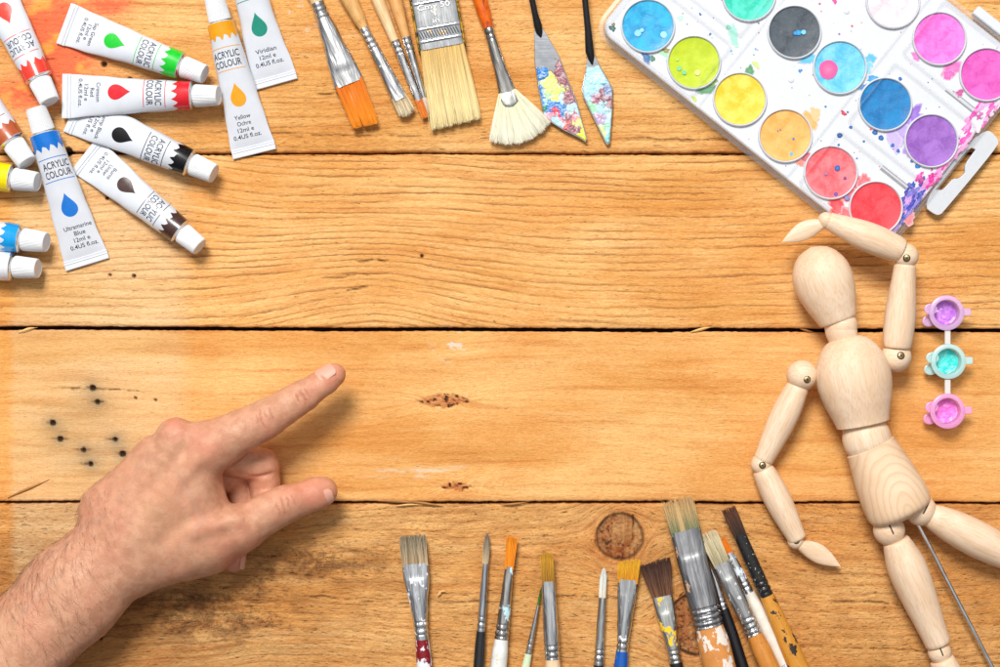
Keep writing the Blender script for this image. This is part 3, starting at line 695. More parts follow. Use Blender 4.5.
# -- lower row
RED = srgb(130, 14, 26)
make_brush((412.5, 535), (429, 715), 'flat brush with grey brown bristles and dark red handle flaked with white paint',
  dict(n=520, L=29, hw0=12.3, hw1=12.6, th0=2, th1=3.6, col_root=srgb(186, 160, 124), col_tip=srgb(150, 136, 112), r=.4, jit=2, cvar=.45, clump=1.2),
  [(28.5, 13.2, 4.4, 3.6), (42, 13, 4.8, 3.4), (45, 12.6, 5.6, 2.8), (70, 9, 6.2, 2.1), (88, 7.3, 6.8, 2), (104, 7, 7, 2)], [(103, 6.8, 6.8), (125, 7.6, 7.6), (180, 9, 9)],
  metal('white_flecked_ferrule', [(srgb(230, 232, 236), .615, .13, (.6, 1, 1), 21)], .3, (.72, .73, .75)), painted('red_flaked_handle', RED, [(srgb(226, 228, 234), .52, .12, (.7, 1, 1), 5)], .35), crimps=(89, 96))
make_brush((487.5, 533), (475, 720), 'slim round brush with grey pointed hair and glossy black handle',
  dict(n=170, L=31, hw0=2.8, hw1=2.9, th0=2.2, th1=2.8, col_root=srgb(206, 184, 146), col_tip=srgb(140, 124, 108), r=.4, jit=3.5, roundtip=1.6, cvar=.25, clump=.2),
  [(30.5, 3.1, 3.1, 2), (60, 3.8, 3.8, 2), (95, 4.3, 4.3, 2), (99, 4.4, 4.4, 2)], [(98, 4.6, 4.6), (115, 5.3, 5.3), (180, 6, 6)],
  metal('thin_ferrule_blue_tint', rough=.25, col=(.63, .65, .69)), plain('black_lacquer', (.01, .01, .012), .15, Coat_Weight=.5), crimps=(86, 92))
make_brush((512.5, 537), (493, 718), 'narrow flat brush with orange bristles, blue paint at its neck and white handle',
  dict(n=220, L=30, hw0=5, hw1=4.2, th0=1.6, th1=3, col_root=srgb(240, 136, 16), col_tip=srgb(244, 148, 24), r=.4, jit=.8, cvar=.12, clump=.3),
  [(29.5, 4.2, 3.4, 2.6), (50, 5, 4.4, 2.2), (80, 6.2, 5.8, 2), (102, 7, 6.8, 2)], [(101, 6.7, 6.7), (118, 8, 8), (180, 9, 9)],
  metal('ferrule_with_blue_smear', [(srgb(190, 226, 238), .58, .07, (.5, 1, 1), 14)], .22, (.66, .64, .60)), painted('chipped_white_handle', srgb(232, 232, 228), [(srgb(214, 200, 160), .62, .15, (1, 1, 1), 4)], .3), crimps=(90, 96))
make_brush((542, 586), (516, 716), 'tiny liner brush with green stained tip and pale green handle',
  dict(n=60, L=20, hw0=.7, hw1=1.2, th0=.7, th1=1.2, col_root=srgb(70, 120, 30), col_tip=srgb(60, 100, 30), r=.35, jit=1.5, roundtip=2, cvar=.2),
  [(19.5, 1.4, 1.4, 2), (45, 2.5, 2.5, 2), (66, 3.3, 3.3, 2), (70, 3.3, 3.3, 2)], [(69, 3.6, 3.6), (90, 4.6, 4.6), (150, 5, 5)],
  metal('liner_ferrule', rough=.25, col=(.7, .7, .7)), plain('pale_green_handle', srgb(206, 222, 186), .35), crimps=(56, 62))
make_brush((546.5, 552.5), (556, 720), 'filbert brush with golden brown bristles, shiny dented ferrule and bare wood handle',
  dict(n=300, L=29, hw0=6, hw1=6, th0=1.8, th1=3.4, col_root=srgb(160, 112, 34), col_tip=srgb(206, 150, 40), r=.4, jit=1.2, roundtip=.6, cvar=.2),
  [(28.5, 6.5, 4, 3), (50, 7.1, 5.4, 2.4), (80, 7.6, 6.6, 2), (106, 7.6, 7.4, 2)], [(105, 7.3, 7.3), (130, 9, 9), (180, 9, 9)],
  metal('dented_ferrule', rough=.18), painted('peach_wood_handle', srgb(240, 206, 168), [], .4, 0, grain=srgb(222, 180, 136)), z=3, crimps=(95, 101))
make_brush((604, 568), (595.5, 720), 'thin round brush with chalky white tip and orange fleck on its grey ferrule',
  dict(n=190, L=30, hw0=3.0, hw1=3.4, th0=2.6, th1=3.2, col_root=srgb(232, 222, 202), col_tip=srgb(226, 232, 228), r=.42, jit=1.2, roundtip=1.6, cvar=.08),
  [(29.5, 3.8, 3.8, 2), (60, 4.3, 4.3, 2), (94, 4.9, 4.9, 2), (97, 4.9, 4.9, 2)], [(96, 4.9, 4.9), (115, 5.6, 5.6), (160, 6, 6)],
  metal('ferrule_with_orange_fleck', [(srgb(236, 120, 50), .72, .1, (.4, 1, 1), 31)], .3, (.62, .63, .62)), plain('black_lacquer_thin', (.012, .012, .014), .18), crimps=(84, 90))
make_brush((629.5, 560), (617, 715), 'angled flat brush with golden yellow bristles, chrome ferrule and blue handle',
  dict(n=330, L=21, hw0=10.8, hw1=9.6, th0=1.6, th1=3.2, col_root=srgb(220, 140, 14), col_tip=srgb(236, 178, 40), r=.42, jit=1.4, slant=-2.6, cvar=.18, clump=1.2),
  [(19.5, 10.1, 3.8, 3.4), (32, 9.6, 4.4, 3), (36, 9.2, 5.4, 2.5), (60, 7.4, 6, 2.1), (84, 5.9, 5.9, 2), (92, 6, 6, 2)], [(91, 6.2, 6.2), (110, 7.2, 7.2), (160, 8, 8)],
  metal('chrome_ferrule', [(srgb(238, 240, 242), .66, .14, (1, 1, 1), 8)], .14), plain('blue_lacquer', srgb(8, 84, 170), .18, Coat_Weight=.5), crimps=(80, 86))
make_brush((655, 561), (688, 722), 'wide flat brush of soft dark brown hair with yellow paint on its ferrule',
  dict(n=700, L=36, hw0=15, hw1=9.2, th0=2.4, th1=3.6, col_root=srgb(112, 74, 52), col_tip=srgb(70, 44, 34), r=.42, jit=1.9, cvar=.55, clump=.8, slant=-1.5),
  [(35.5, 10.2, 4.3, 3.6), (50, 9.6, 4.8, 3.4), (54, 9.2, 5.6, 2.8), (80, 7, 6.2, 2.1), (104, 6.4, 6.4, 2)], [(103, 6.6, 6.6), (120, 7.2, 7.2), (165, 8, 8)],
  metal('ferrule_with_yellow_paint', [(srgb(244, 196, 20), .615, .08, (.6, 1, 1), 42)], .3, (.68, .68, .64)), plain('black_lacquer_flat', (.012, .012, .014), .2), crimps=(93, 98))
make_brush((722, 537.5), (806, 708), 'narrow brush with orange tip and white handle dotted with blue paint, partly underneath',
  dict(n=120, L=17, hw0=2.6, hw1=3.6, th0=1.2, th1=2.6, col_root=srgb(230, 120, 16), col_tip=srgb(236, 130, 20), r=.4, jit=1.3, cvar=.15, roundtip=1),
  [(16.5, 4, 3, 2.6), (40, 4.8, 4, 2.2), (62, 5.2, 5.2, 2)], [(61, 5.6, 5.6), (90, 7, 7), (180, 7, 7)],
  metal('whitened_ferrule', [(srgb(214, 224, 232), .52, .12, (.6, 1, 1), 6)], .3), painted('white_dotted_handle', srgb(236, 226, 212), [(srgb(10, 130, 190), .68, .11, (.7, 1, 1), 9), (srgb(240, 160, 160), .72, .2, (1, 1, 1), 5)], .35), z=0, crimps=(52, 57))
make_brush((706, 552), (757, 712), 'slim glossy black handled brush whose tip is hidden beside the largest brush',
  dict(n=90, L=18, hw0=1.6, hw1=2.4, th0=1.2, th1=2.2, col_root=srgb(120, 90, 60), col_tip=srgb(90, 70, 50), r=.4, jit=1, roundtip=2, cvar=.2),
  [(17.5, 2.8, 2.8, 2), (40, 4, 4, 2), (60, 4.6, 4.6, 2)], [(59, 4.8, 4.8), (90, 6, 6), (160, 6, 6)],
  M_FER, plain('black_lacquer_slim', (.012, .012, .014), .16), z=0, crimps=(50, 55))
make_brush((707, 532), (790, 711), 'flat brush with cream bristles going grey, grey ferrule and orange ochre handle',
  dict(n=420, L=34, hw0=9.2, hw1=8, th0=2.6, th1=3.8, col_root=srgb(176, 164, 128), col_tip=srgb(222, 206, 168), r=.42, jit=3, cvar=.3, clump=1.6, roundtip=.3),
  [(33.5, 9, 4.6, 3.4), (48, 8.8, 5, 3.2), (52, 8.6, 5.8, 2.6), (80, 8, 6.8, 2.1), (112, 8, 7.8, 2)], [(111, 7.8, 7.8), (130, 9.5, 9.5), (180, 10, 10)],
  metal('flat_ferrule_orange_flecks', [(srgb(232, 110, 70), .70, .12, (1, 1, 1), 2), (srgb(224, 226, 226), .66, .16, (1, 1, 1), 7)], .3, (.66, .66, .65)), painted('ochre_stained_handle', srgb(214, 142, 62), [(srgb(60, 60, 60), .70, .2, (1, 1, 1), 3)], .4, 0, grain=srgb(190, 116, 44)), z=7, crimps=(96, 102, 107))
make_brush((728, 508), (815, 705), 'brush with black paint caked ferrule, dark bristles and chipped ochre handle',
  dict(n=330, L=29, hw0=7, hw1=5.8, th0=2.4, th1=4, col_root=srgb(50, 36, 28), col_tip=srgb(96, 58, 38), r=.44, jit=2.4, cvar=.4, clump=1.4),
  [(28.5, 6.2, 4.8, 2.6), (60, 6.6, 5.8, 2.2), (96, 6.9, 6.8, 2)], [(95, 6.9, 6.9), (120, 8.5, 8.5), (165, 10, 10), (200, 10, 10)],
  painted('black_caked_ferrule', (.012, .011, .011), [(srgb(190, 176, 156), .63, .3, (1, 1, 1), 3)], .3, 0, bump=.5), painted('chipped_ochre_handle', srgb(216, 150, 56), [(srgb(44, 30, 22), .56, .10, (.6, 1, 1), 15)], .35, 0, grain=srgb(196, 128, 44)), z=3, crimps=(82, 88))
make_brush((677, 499), (731, 712), 'largest brush with green grey stained bristles, tall steel ferrule and peeling white orange handle',
  dict(n=800, L=33, hw0=14.5, hw1=14, th0=3.5, th1=5.5, col_root=srgb(116, 128, 92), col_tip=srgb(206, 166, 112), r=.45, jit=4.5, cvar=.3, clump=2.2, slant=0, streaks=[(-.2, .18, srgb(230, 190, 130))]),
  [(31.5, 15.4, 6.6, 4), (56, 15.2, 7.2, 3.6), (60, 15, 8.2, 3), (95, 14.6, 10, 2.3), (124, 14.4, 12, 2.1), (130, 14.2, 12, 2.1)], [(129, 13.8, 11.8), (150, 16, 13), (200, 16, 13)],
  metal('dull_steel_ferrule', [(srgb(206, 160, 120), .70, .06, (.5, 1, 1), 13)], .32, (.50, .50, .51)), painted('peeling_handle', srgb(212, 140, 70), [(srgb(226, 216, 204), .51, .06, (.7, 1, 1), 5), (srgb(110, 76, 60), .64, .08, (.7, 1, 1), 8)], .45, 0), z=4, crimps=(113, 119, 125))

# ------------------------------------------------------------------ palette knives
def inpoly(x, y, poly):
    c = False; j = len(poly)-1
    for i in range(len(poly)):
        xi, yi = poly[i]; xj, yj = poly[j]
        if (yi > y) != (yj > y) and x < (xj-xi)*(y-yi)/(yj-yi)+xi: c = not c
        j = i
    return c
def shrink(poly, d):
    P = [Vector(p) for p in poly]; ar = sum(P[i-1].x*P[i].y-P[i].x*P[i-1].y for i in range(len(P))); s_ = 1 if ar > 0 else -1; out = []
    for i in range(len(P)):
        d1 = (P[i]-P[i-1]).normalized(); d2 = (P[(i+1) % len(P)]-P[i]).normalized(); n = Vector((-(d1.y+d2.y), d1.x+d2.x)).normalized()*s_
        out.append(tuple(P[i]+n*d))
    return out
M_BLADE = painted('knife_steel', (.56, .58, .61), [], .17, 1, base2=(.46, .48, .51), bump=.03)
M_SHANK = plain('black_shank', (.02, .02, .022), .28, .4)
M_DRYP = vmat('dried_acrylic', .3, .35)
def make_knife(label, outline, shank, sites, paint_test, seed):
    ox, oy = outline[0]
    root = thing('palette_knife', label, 'palette knife', (ox, oy), group='palette knives')
    root.location = W(ox, oy, 5); root.location.z = 5*S
    loc = [(x-ox, -(y-oy)) for x, y in outline]
    if sum(loc[i-1][0]*loc[i][1]-loc[i][0]*loc[i-1][1] for i in range(len(loc))) < 0: loc = loc[::-1]
    m = MB(); m.prism(loc, -.5, .7, bev=.4); m.build('blade', M_BLADE, root, angle=20)
    pts = [(x-ox, -(y-oy)) for x, y, *_ in shank]
    m = MB(); vs = []; n = 14
    for i, (x, y) in enumerate(pts):
        a = Vector(pts[max(0, i-1)]); b = Vector(pts[min(len(pts)-1, i+1)]); d = (b-a).normalized(); s_ = Vector((-d.y, d.x)); r = shank[i][2]; zc = shank[i][3]
        for j in range(n):
            g = 2*math.pi*j/n; q = Vector((x, y))+s_*math.cos(g)*r; vs.append((q.x, q.y, zc+math.sin(g)*min(r, 3)))
    fs = [[i*n+j, (i+1)*n+j, (i+1)*n+(j+1) % n, i*n+(j+1) % n] for i in range(len(pts)-1) for j in range(n)]
    fs += [list(range(n)), [(len(pts)-1)*n+j for j in range(n-1, -1, -1)]]
    m.add(vs, fs); m.build('shank', M_SHANK, root)
    # impasto
    st = .7; inner = shrink(outline, .35)
    xs = np.arange(min(p[0] for p in outline), max(p[0] for p in outline), st); ys = np.arange(min(p[1] for p in outline), max(p[1] for p in outline), st)
    X, Y = np.meshgrid(xs, ys); wx = X+(fbm(X*.16, Y*.16, seed)-.5)*15+(fbm(X*.5, Y*.5, seed+70)-.5)*5; wy = Y+(fbm(X*.16, Y*.16, seed+1)-.5)*15+(fbm(X*.5, Y*.5, seed+71)-.5)*5
    D = np.stack([((wx-a)**2+(wy-b)**2)/(r*r) for a, b, r, c in sites], -1); best = np.argmin(D, -1)
    sn = fbm(wx*.12+wy*.5, wy*.12-wx*.4, seed+21, 4); Wt = np.exp(-D*2.2)*(1+2.4*np.stack([fbm(wx*.35+i*9, wy*.35+i*5, seed+40+i, 3) > .55 for i in range(len(sites))], -1)); Wt = Wt**1.8; Wt /= Wt.sum(-1, keepdims=True)+1e-9; cols = (Wt[..., None]*np.array([s_[3] for s_ in sites])).sum(-2); Ds = np.sort(D, -1); ed = np.sqrt(Ds[..., 1])-np.sqrt(Ds[..., 0])
    sh = .82+.4*fbm(X*.1+best*7.3, Y*.35+best*3.1, seed+5)
    hgt = .9+.7*np.clip(ed, 0, 1)+1.7*np.abs(fbm(wx*.28+best*5, wy*.6, seed+9)-.5)*2+(best % 3)*.35
    wh = sm(fbm(wx*.22+5, wy*.5, seed+77, 4), .5, .75)*.55
    vs = []; cs = []; ok = {}; fs = []
    for i in range(X.shape[0]):
        for j in range(X.shape[1]):
            if inpoly(X[i, j], Y[i, j], inner) and paint_test(wx[i, j], wy[i, j]):
                ok[i, j] = len(vs); vs.append((X[i, j]-ox, -(Y[i, j]-oy), hgt[i, j])); wq = float(wh[i, j]); cs.append(np.clip(cols[i, j]*sh[i, j]*(1-wq)+wq*np.array([.72, .78, .76]), 0, 1))
    cnt = {}
    for (i, j), a in ok.items():
        if all((i+p, j+q) in ok for p, q in ((0, 1), (1, 0), (1, 1))): fs.append([ok[i, j], ok[i+1, j], ok[i+1, j+1], ok[i, j+1]])
    for (i, j), a in ok.items():
        if not all((i+p, j+q) in ok for p in (-1, 0, 1) for q in (-1, 0, 1)): v = vs[a]; vs[a] = (v[0], v[1], .55)
    m = MB(); m.add(vs, fs, 0, [tuple(c) for c in cs]); m.build('dried_paint', M_DRYP, root, angle=70)
BL, LM, PU, GR, RD, PK, LB, YE = srgb(20, 120, 200), srgb(222, 236, 120), srgb(150, 92, 104), srgb(10, 130, 90), srgb(226, 60, 70), srgb(240, 150, 170), srgb(170, 222, 236), srgb(226, 236, 60)
make_knife('larger palette knife with long trowel blade smeared lime, blue, red and plum paint',
  [(534, 30), (543.4, 29), (550.6, 41), (558.7, 55), (567.7, 78.6), (575.8, 98), (582, 120), (587, 138), (585.6, 142), (579.4, 138), (563, 130), (544, 118), (538, 87.5), (534.6, 62)],
  [(518, -60, 3, 14), (526, -25, 3, 13), (531, -2, 3, 12), (535, 16, 3.1, 8), (538, 27, 4.2, 4), (539.5, 33, 3.2, 2), (541, 37.5, .7, 1.2)],
  [(548, 85, 8, LM), (556, 95, 7, LM), (551, 90, 4, srgb(150, 220, 150)), (560, 100, 4, LB), (546, 98, 4, LB), (541, 76, 6, BL), (541, 92, 7, BL), (543, 104, 5, GR), (552, 105, 7, BL), (562, 108, 5, BL), (562, 70, 7, PU), (566, 84, 6, PU), (571, 98, 7, PU), (567, 116, 6, PU), (554, 114, 5, RD), (560, 119, 4, PK), (566, 123, 4, RD), (549, 118, 5, PK), (556, 121, 4, LB), (575, 117, 4, PK), (572, 110, 5, LB), (578, 122, 5, LM), (582, 136, 6, YE), (573, 128, 5, PU), (559, 124, 4, LB), (569, 131, 4, RD), (580, 118, 4, YE), (540, 112, 4, LB)],
  lambda x, y: y > (68 if x < 556 else 60), 31)
make_knife('smaller palette knife with diamond blade coated in pale blue and mauve paint',
  [(587, 58), (595.5, 56), (599, 64), (612.6, 87.6), (612.6, 107), (610, 143), (607, 145), (604.5, 141.5), (583, 96.5), (582, 89), (585.6, 71)],
  [(578, -60, 3, 14), (582, -25, 3, 13), (584, -2, 3, 12), (587.5, 30, 3.3, 8), (589.5, 52, 4.4, 4), (591, 58, 3.4, 2), (592.3, 65, .7, 1.2)],
  [(595, 78, 12, LB), (590, 92, 8, LB), (603, 95, 6, PU), (609, 90, 6, srgb(120, 140, 180)), (596, 98, 5, srgb(180, 120, 140)), (601, 108, 6, LB), (594, 108, 5, srgb(150, 220, 170)), (609, 104, 4, PU), (599, 118, 5, srgb(190, 160, 190)), (606, 120, 6, LB), (603, 132, 5, srgb(210, 220, 150)), (608, 138, 5, srgb(120, 200, 210)), (604, 126, 4, srgb(150, 200, 130))],
  lambda x, y: y > 63+ (95-x*.0-95)+abs(x-597)*.6 or y > 82, 57)

# ------------------------------------------------------------------ watercolour palette
PA = math.degrees(math.atan2(-179, 225))
pal = bpy.data.objects.new('paint_palette', None); C.objects.link(pal); pal.location = W(648, 26, 18); pal.location.z = 1.0*S
pal.rotation_euler = (0, 0, math.radians(PA)); tag(pal, 'clear plastic watercolour palette with round paint pans, splashed with dried colour', 'paint palette')
ca, sa = math.cos(math.radians(38.5)), math.sin(math.radians(38.5))
def pl(x, y): dx, dy = x-648, y-26; return (dx*ca+dy*sa, dx*sa-dy*ca)
def rrect(x0, y0, x1, y1, r, n=8):
    out = []
    for cx, cy, a0 in ((x1-r, y1-r, 0), (x0+r, y1-r, 90), (x0+r, y0+r, 180), (x1-r, y0+r, 270)):
        for i in range(n+1): a = math.radians(a0+90*i/n); out.append((cx+r*math.cos(a), cy+r*math.sin(a)))
    return out
M_INS = plain('white_styrene', (.66, .68, .72), .35, vary=.015)
q = NT('clear_plastic'); tr = q.n('ShaderNodeBsdfTransparent'); tr.inputs[0].default_value = (1, 1, 1, 1)
gl = q.n('ShaderNodeBsdfGlossy'); gl.inputs['Roughness'].default_value = .22; gl.inputs[0].default_value = (1, 1, 1, 1)
df = q.n('ShaderNodeBsdfDiffuse'); df.inputs[0].default_value = (.85, .86, .88, 1)
lw = q.n('ShaderNodeLayerWeight'); lw.inputs[0].default_value = .35
m1 = q.n('ShaderNodeMixShader'); m1.inputs[0].default_value = .05; q.t.links.new(tr.outputs[0], m1.inputs[1]); q.t.links.new(df.outputs[0], m1.inputs[2])
m2 = q.n('ShaderNodeMixShader'); q.t.links.new(q.math('ADD', q.math('MULTIPLY', lw.outputs['Facing'], .09), .035), m2.inputs[0]); q.t.links.new(m1.outputs[0], m2.inputs[1]); q.t.links.new(gl.outputs[0], m2.inputs[2])
q.t.links.new(m2.outputs[0], q.t.nodes['Material Output'].inputs[0]); M_CLR = q.m
def wall_ring(m, x0, y0, x1, y1, r, prof):
    """prof: (inset, z) closed around -> lofted rounded-rectangle wall"""
    rings = [[(px_, py_, z) for px_, py_ in rrect(x0+i, y0+i, x1-i, y1-i, max(.5, r-i))] for i, z in prof]
    n = len(rings[0]); vs = [p for rg in rings for p in rg]; fs = []
    for a in range(len(prof)):
        b = (a+1) % len(prof)
        for i in range(n): k = (i+1) % n; fs.append([a*n+i, a*n+k, b*n+k, b*n+i])
    m.add(vs, fs, 0)
PX0, PY0, PX1, PY1 = -42, -38.5, 326, 211
m = MB(); m.prism(rrect(PX0+6, PY0+6, PX1-6, PY1-6, 15), 3, 15, bev=1.2); ins = m.build('insert', M_INS, pal)
m = MB(); wall_ring(m, PX0+4, PY0+4, PX1-4, PY1-4, 17, [(0, 0), (0, 21), (.8, 22), (1.9, 22), (2.4, 21), (2.4, 1.6), (2.4, 0)])
wall_ring(m, PX0, PY0, PX1, PY1, 20, [(0, 12), (0, 14), (.6, 14.8), (4.3, 15.2), (4.3, 12.2)])
m.prism(rrect(PX0+5, PY0+5, PX1-5, PY1-5, 16), 0, 1.8); m.build('case_wall', M_CLR, pal)
m = MB()
for (x0, y0, x1, y1) in ((-33, -30, 77, 38), (-33, 48, 77, 125), (-33, 135, 77, 203), (212, -30, 318, 38), (212, 48, 318, 125), (212, 135, 318, 203)):
    d = MB(); wall_ring(d, x0, y0, x1, y1, 5, [(0, 15.1), (0, 22), (.4, 23), (1.5, 23), (1.9, 22), (1.9, 15.1)]); d.build('clear_divider', M_CLR, pal)
d = MB(); wall_ring(d, 87, -32, 201, 205, 5, [(0, 15.1), (0, 19), (.4, 19.6), (1.3, 19.6), (1.6, 19), (1.6, 15.1)]); d.build('clear_divider', M_CLR, pal)
# moulded details
M_SLOT = plain('slot_shadow_plastic', (.30, .30, .32), .6)
for (x0, y0, x1, y1) in ((270, 133, 322, 134.6), (276, 137.5, 322, 138.8), (268, 32, 301, 34.6), (268, 36.5, 318, 37.4)):
    m = MB(); m.add([(x0, y0, 15.12), (x1, y0, 15.12), (x1, y1, 15.12), (x0, y1, 15.12)], [[0, 1, 2, 3]]); m.build('slot', M_SLOT, ins, smooth=False)
for (x, y) in (pl(845, 11), pl(790, 79)):
    m = MB(); m.loft([(0, 0, 0)]*0 or [(0, 3, 3), (.6, 2.8, 2.8), (.9, 2.2, 2.2)], 16, fn=lambda i, j, P, x=x, y=y: (x+P[1], y+P[2], 15+P[0]))
    m.build('moulding_nub', M_INS, ins)
WELLS = {(0, 0): (srgb(0, 150, 206), srgb(40, 178, 220)), (1, 0): (srgb(196, 216, 10), srgb(176, 196, 20)), (2, 0): (srgb(250, 200, 24), srgb(250, 216, 92)), (3, 0): (srgb(250, 170, 80), srgb(248, 182, 104)), (4, 0): (srgb(238, 88, 98), srgb(248, 128, 134)), (5, 0): (srgb(236, 48, 62), srgb(240, 74, 84)),
         (0, 1): (srgb(30, 160, 110), srgb(40, 180, 130)), (1, 1): (srgb(16, 200, 170), srgb(90, 220, 200)), (2, 1): (srgb(66, 74, 84), srgb(80, 90, 98)), (3, 1): (srgb(86, 190, 232), srgb(130, 208, 238)), (4, 1): (srgb(0, 112, 178), srgb(0, 128, 192)), (5, 1): (srgb(140, 84, 178), srgb(160, 108, 196)),
         (0, 2): (srgb(120, 80, 50), srgb(130, 90, 60)), (1, 2): (srgb(90, 60, 50), srgb(110, 80, 60)), (2, 2): (srgb(244, 214, 216), srgb(250, 232, 232)), (3, 2): (srgb(246, 208, 216), srgb(250, 228, 232)), (4, 2): (srgb(242, 96, 200), srgb(246, 128, 214)), (5, 2): (srgb(216, 74, 176), srgb(228, 100, 190))}
WPOS = {(0, 0): (648, 26), (1, 0): (693.5, 62), (2, 0): (739, 98.5), (3, 0): (784, 134.5), (4, 0): (829, 171), (5, 0): (873.5, 206), (0, 1): (703, -41), (1, 1): (748, -5), (2, 1): (793, 32), (3, 1): (838, 67), (4, 1): (883, 103.5), (5, 1): (928.5, 139.5), (2, 2): (846, -34), (3, 2): (890.5, 2), (4, 2): (936.5, 38.5), (5, 2): (983, 74), (0, 2): (756, -106), (1, 2): (801, -70)}
COLN = {(0, 0): 'cerulean blue', (1, 0): 'lime green', (2, 0): 'lemon yellow', (3, 0): 'apricot orange', (4, 0): 'salmon pink', (5, 0): 'bright red', (1, 1): 'turquoise', (2, 1): 'slate black', (3, 1): 'sky blue with a pink dot', (4, 1): 'deep blue', (5, 1): 'violet', (3, 2): 'blush pink', (4, 2): 'hot pink', (5, 2): 'magenta'}
for key, (c1, c2) in WELLS.items():
    X_, Y_ = pl(*WPOS[key])
    m = MB()
    prof = [(27.2, 15.0), (27, 16.6), (26.7, 18.2), (26.0, 18.8), (25.4, 18.4), (25.0, 17.2), (24.9, 15.05)]
    m.loft([(z_, r_, r_) for r_, z_ in prof], 72, fn=lambda i, j, P: (P[1], P[2], P[0]), cap0=False, cap1=False)
    ring_o = m.build('pan_ring', M_INS, pal); ring_o.location = (X_*S, Y_*S, 0)
    q = NT('cake_'+COLN.get(key, 'brown').replace(' ', '_')); co = q.obj(loc=(key[0]*9, key[1]*13, 0)); n = q.noise(co, .07, 6, .62, .5)
    n2_ = q.noise(co, .5, 4, .7); c = q.mix(q.ramp(n, .36, .66), tuple(k*.9 for k in c1), c2); c = q.mix(q.ramp(n2_, .56, .72, 0, .45), c, tuple(min(1, k*1.3+.1) for k in c2)); c = q.mix(q.ramp(n2_, .4, .28, 0, .4), c, tuple(k*.75 for k in c1))
    mc = q.out(c, q.ramp(n, .3, .7, .35, .7), 0, q.bump(q.math('ADD', n, q.math('MULTIPLY', n2_, .6)), .35, .0005))
    m = MB(); nr, na = 16, 64; vs = [(0, 0, 0)]; fs = []; sd = key[0]*5+key[1]*11
    chip = random.uniform(0, 6.28)
    for i in range(1, nr+1):
        for j in range(na):
            r = 24.75*i/nr; a = 2*math.pi*j/na; x, y = r*math.cos(a), r*math.sin(a)
            zz = -.1+1.0*(i/nr)**4+float(fbm(np.array([x*.12+50]), np.array([y*.12+50]), sd)[0]-.5)*.9
            vs.append((x, y, zz+15.9))
    vs[0] = (0, 0, 15.8)
    fs = [[0, 1+j, 1+(j+1) % na] for j in range(na)]
    for i in range(nr-1): fs += [[1+i*na+j, 1+(i+1)*na+j, 1+(i+1)*na+(j+1) % na, 1+i*na+(j+1) % na] for j in range(na)]
    m.add(vs, fs); o = m.build('paint_cake', mc, ring_o, angle=80)
    if key in COLN: o['label'] = 'dried round cake of %s watercolour' % COLN[key]
# hanger tab
hp = [pl(x, y) for x, y in ((985, 128), (991, 131.5), (996.5, 138), (996, 144), (942, 209), (938, 212.5), (933, 211.5), (922, 203), (945, 168), (968, 140))]
hole = [pl(x, y) for x, y in ((974, 148), (971, 152), (963, 163), (964, 170), (957, 177), (951, 177.5), (945, 187), (941, 189), (935, 188), (932, 195), (950, 172), (963, 155))]
bmh = bmesh.new()
def bridge_plate(outer, inner, z0, z1):
    cu = bpy.data.curves.new('p', 'CURVE'); cu.dimensions = '2D'; cu.fill_mode = 'BOTH'; cu.extrude = (z1-z0)/2*S; cu.bevel_depth = .35*S; cu.bevel_resolution = 2
    for pts in (outer, inner):
        sp = cu.splines.new('POLY'); sp.points.add(len(pts)-1); sp.use_cyclic_u = True
        for i, p in enumerate(pts): sp.points[i].co = (p[0]*S, p[1]*S, 0, 1)
    o = bpy.data.objects.new('p', cu); C.objects.link(o); dg = bpy.context.evaluated_depsgraph_get(); me = bpy.data.meshes.new_from_object(o.evaluated_get(dg)); C.objects.unlink(o); bpy.data.objects.remove(o); return me
def chaikin(pts, it=2):
    for _ in range(it): pts = [p for i in range(len(pts)) for p in ((.75*pts[i][0]+.25*pts[(i+1) % len(pts)][0], .75*pts[i][1]+.25*pts[(i+1) % len(pts)][1]), (.25*pts[i][0]+.75*pts[(i+1) % len(pts)][0], .25*pts[i][1]+.75*pts[(i+1) % len(pts)][1]))]
    return pts
hole2 = [pl(x, y) for x, y in ((975, 147), (972, 151), (964, 162), (963.5, 167), (964, 171), (957, 177), (952, 176.5), (947, 182), (941, 188.5), (936, 187.5), (932, 190), (944, 175), (957, 158), (968, 145))]
me = bridge_plate(chaikin(hp), chaikin(hole2, 1), 2, 5); me.name = 'hanger_tab'; me.materials.clear(); me.materials.append(plain('milky_tab_plastic', (.60, .62, .65), .3, vary=.02))
ho = bpy.data.objects.new('hanger_tab', me); C.objects.link(ho); ho.parent = pal; ho.location = (0, 0, 9*S)
# latch on the far edge
m = MB(); lx, ly = pl(986, 18); m.prism(rrect(lx-16, ly-7, lx+20, ly+3, 2), 8, 18, bev=1); m.build('latch', M_INS, pal)
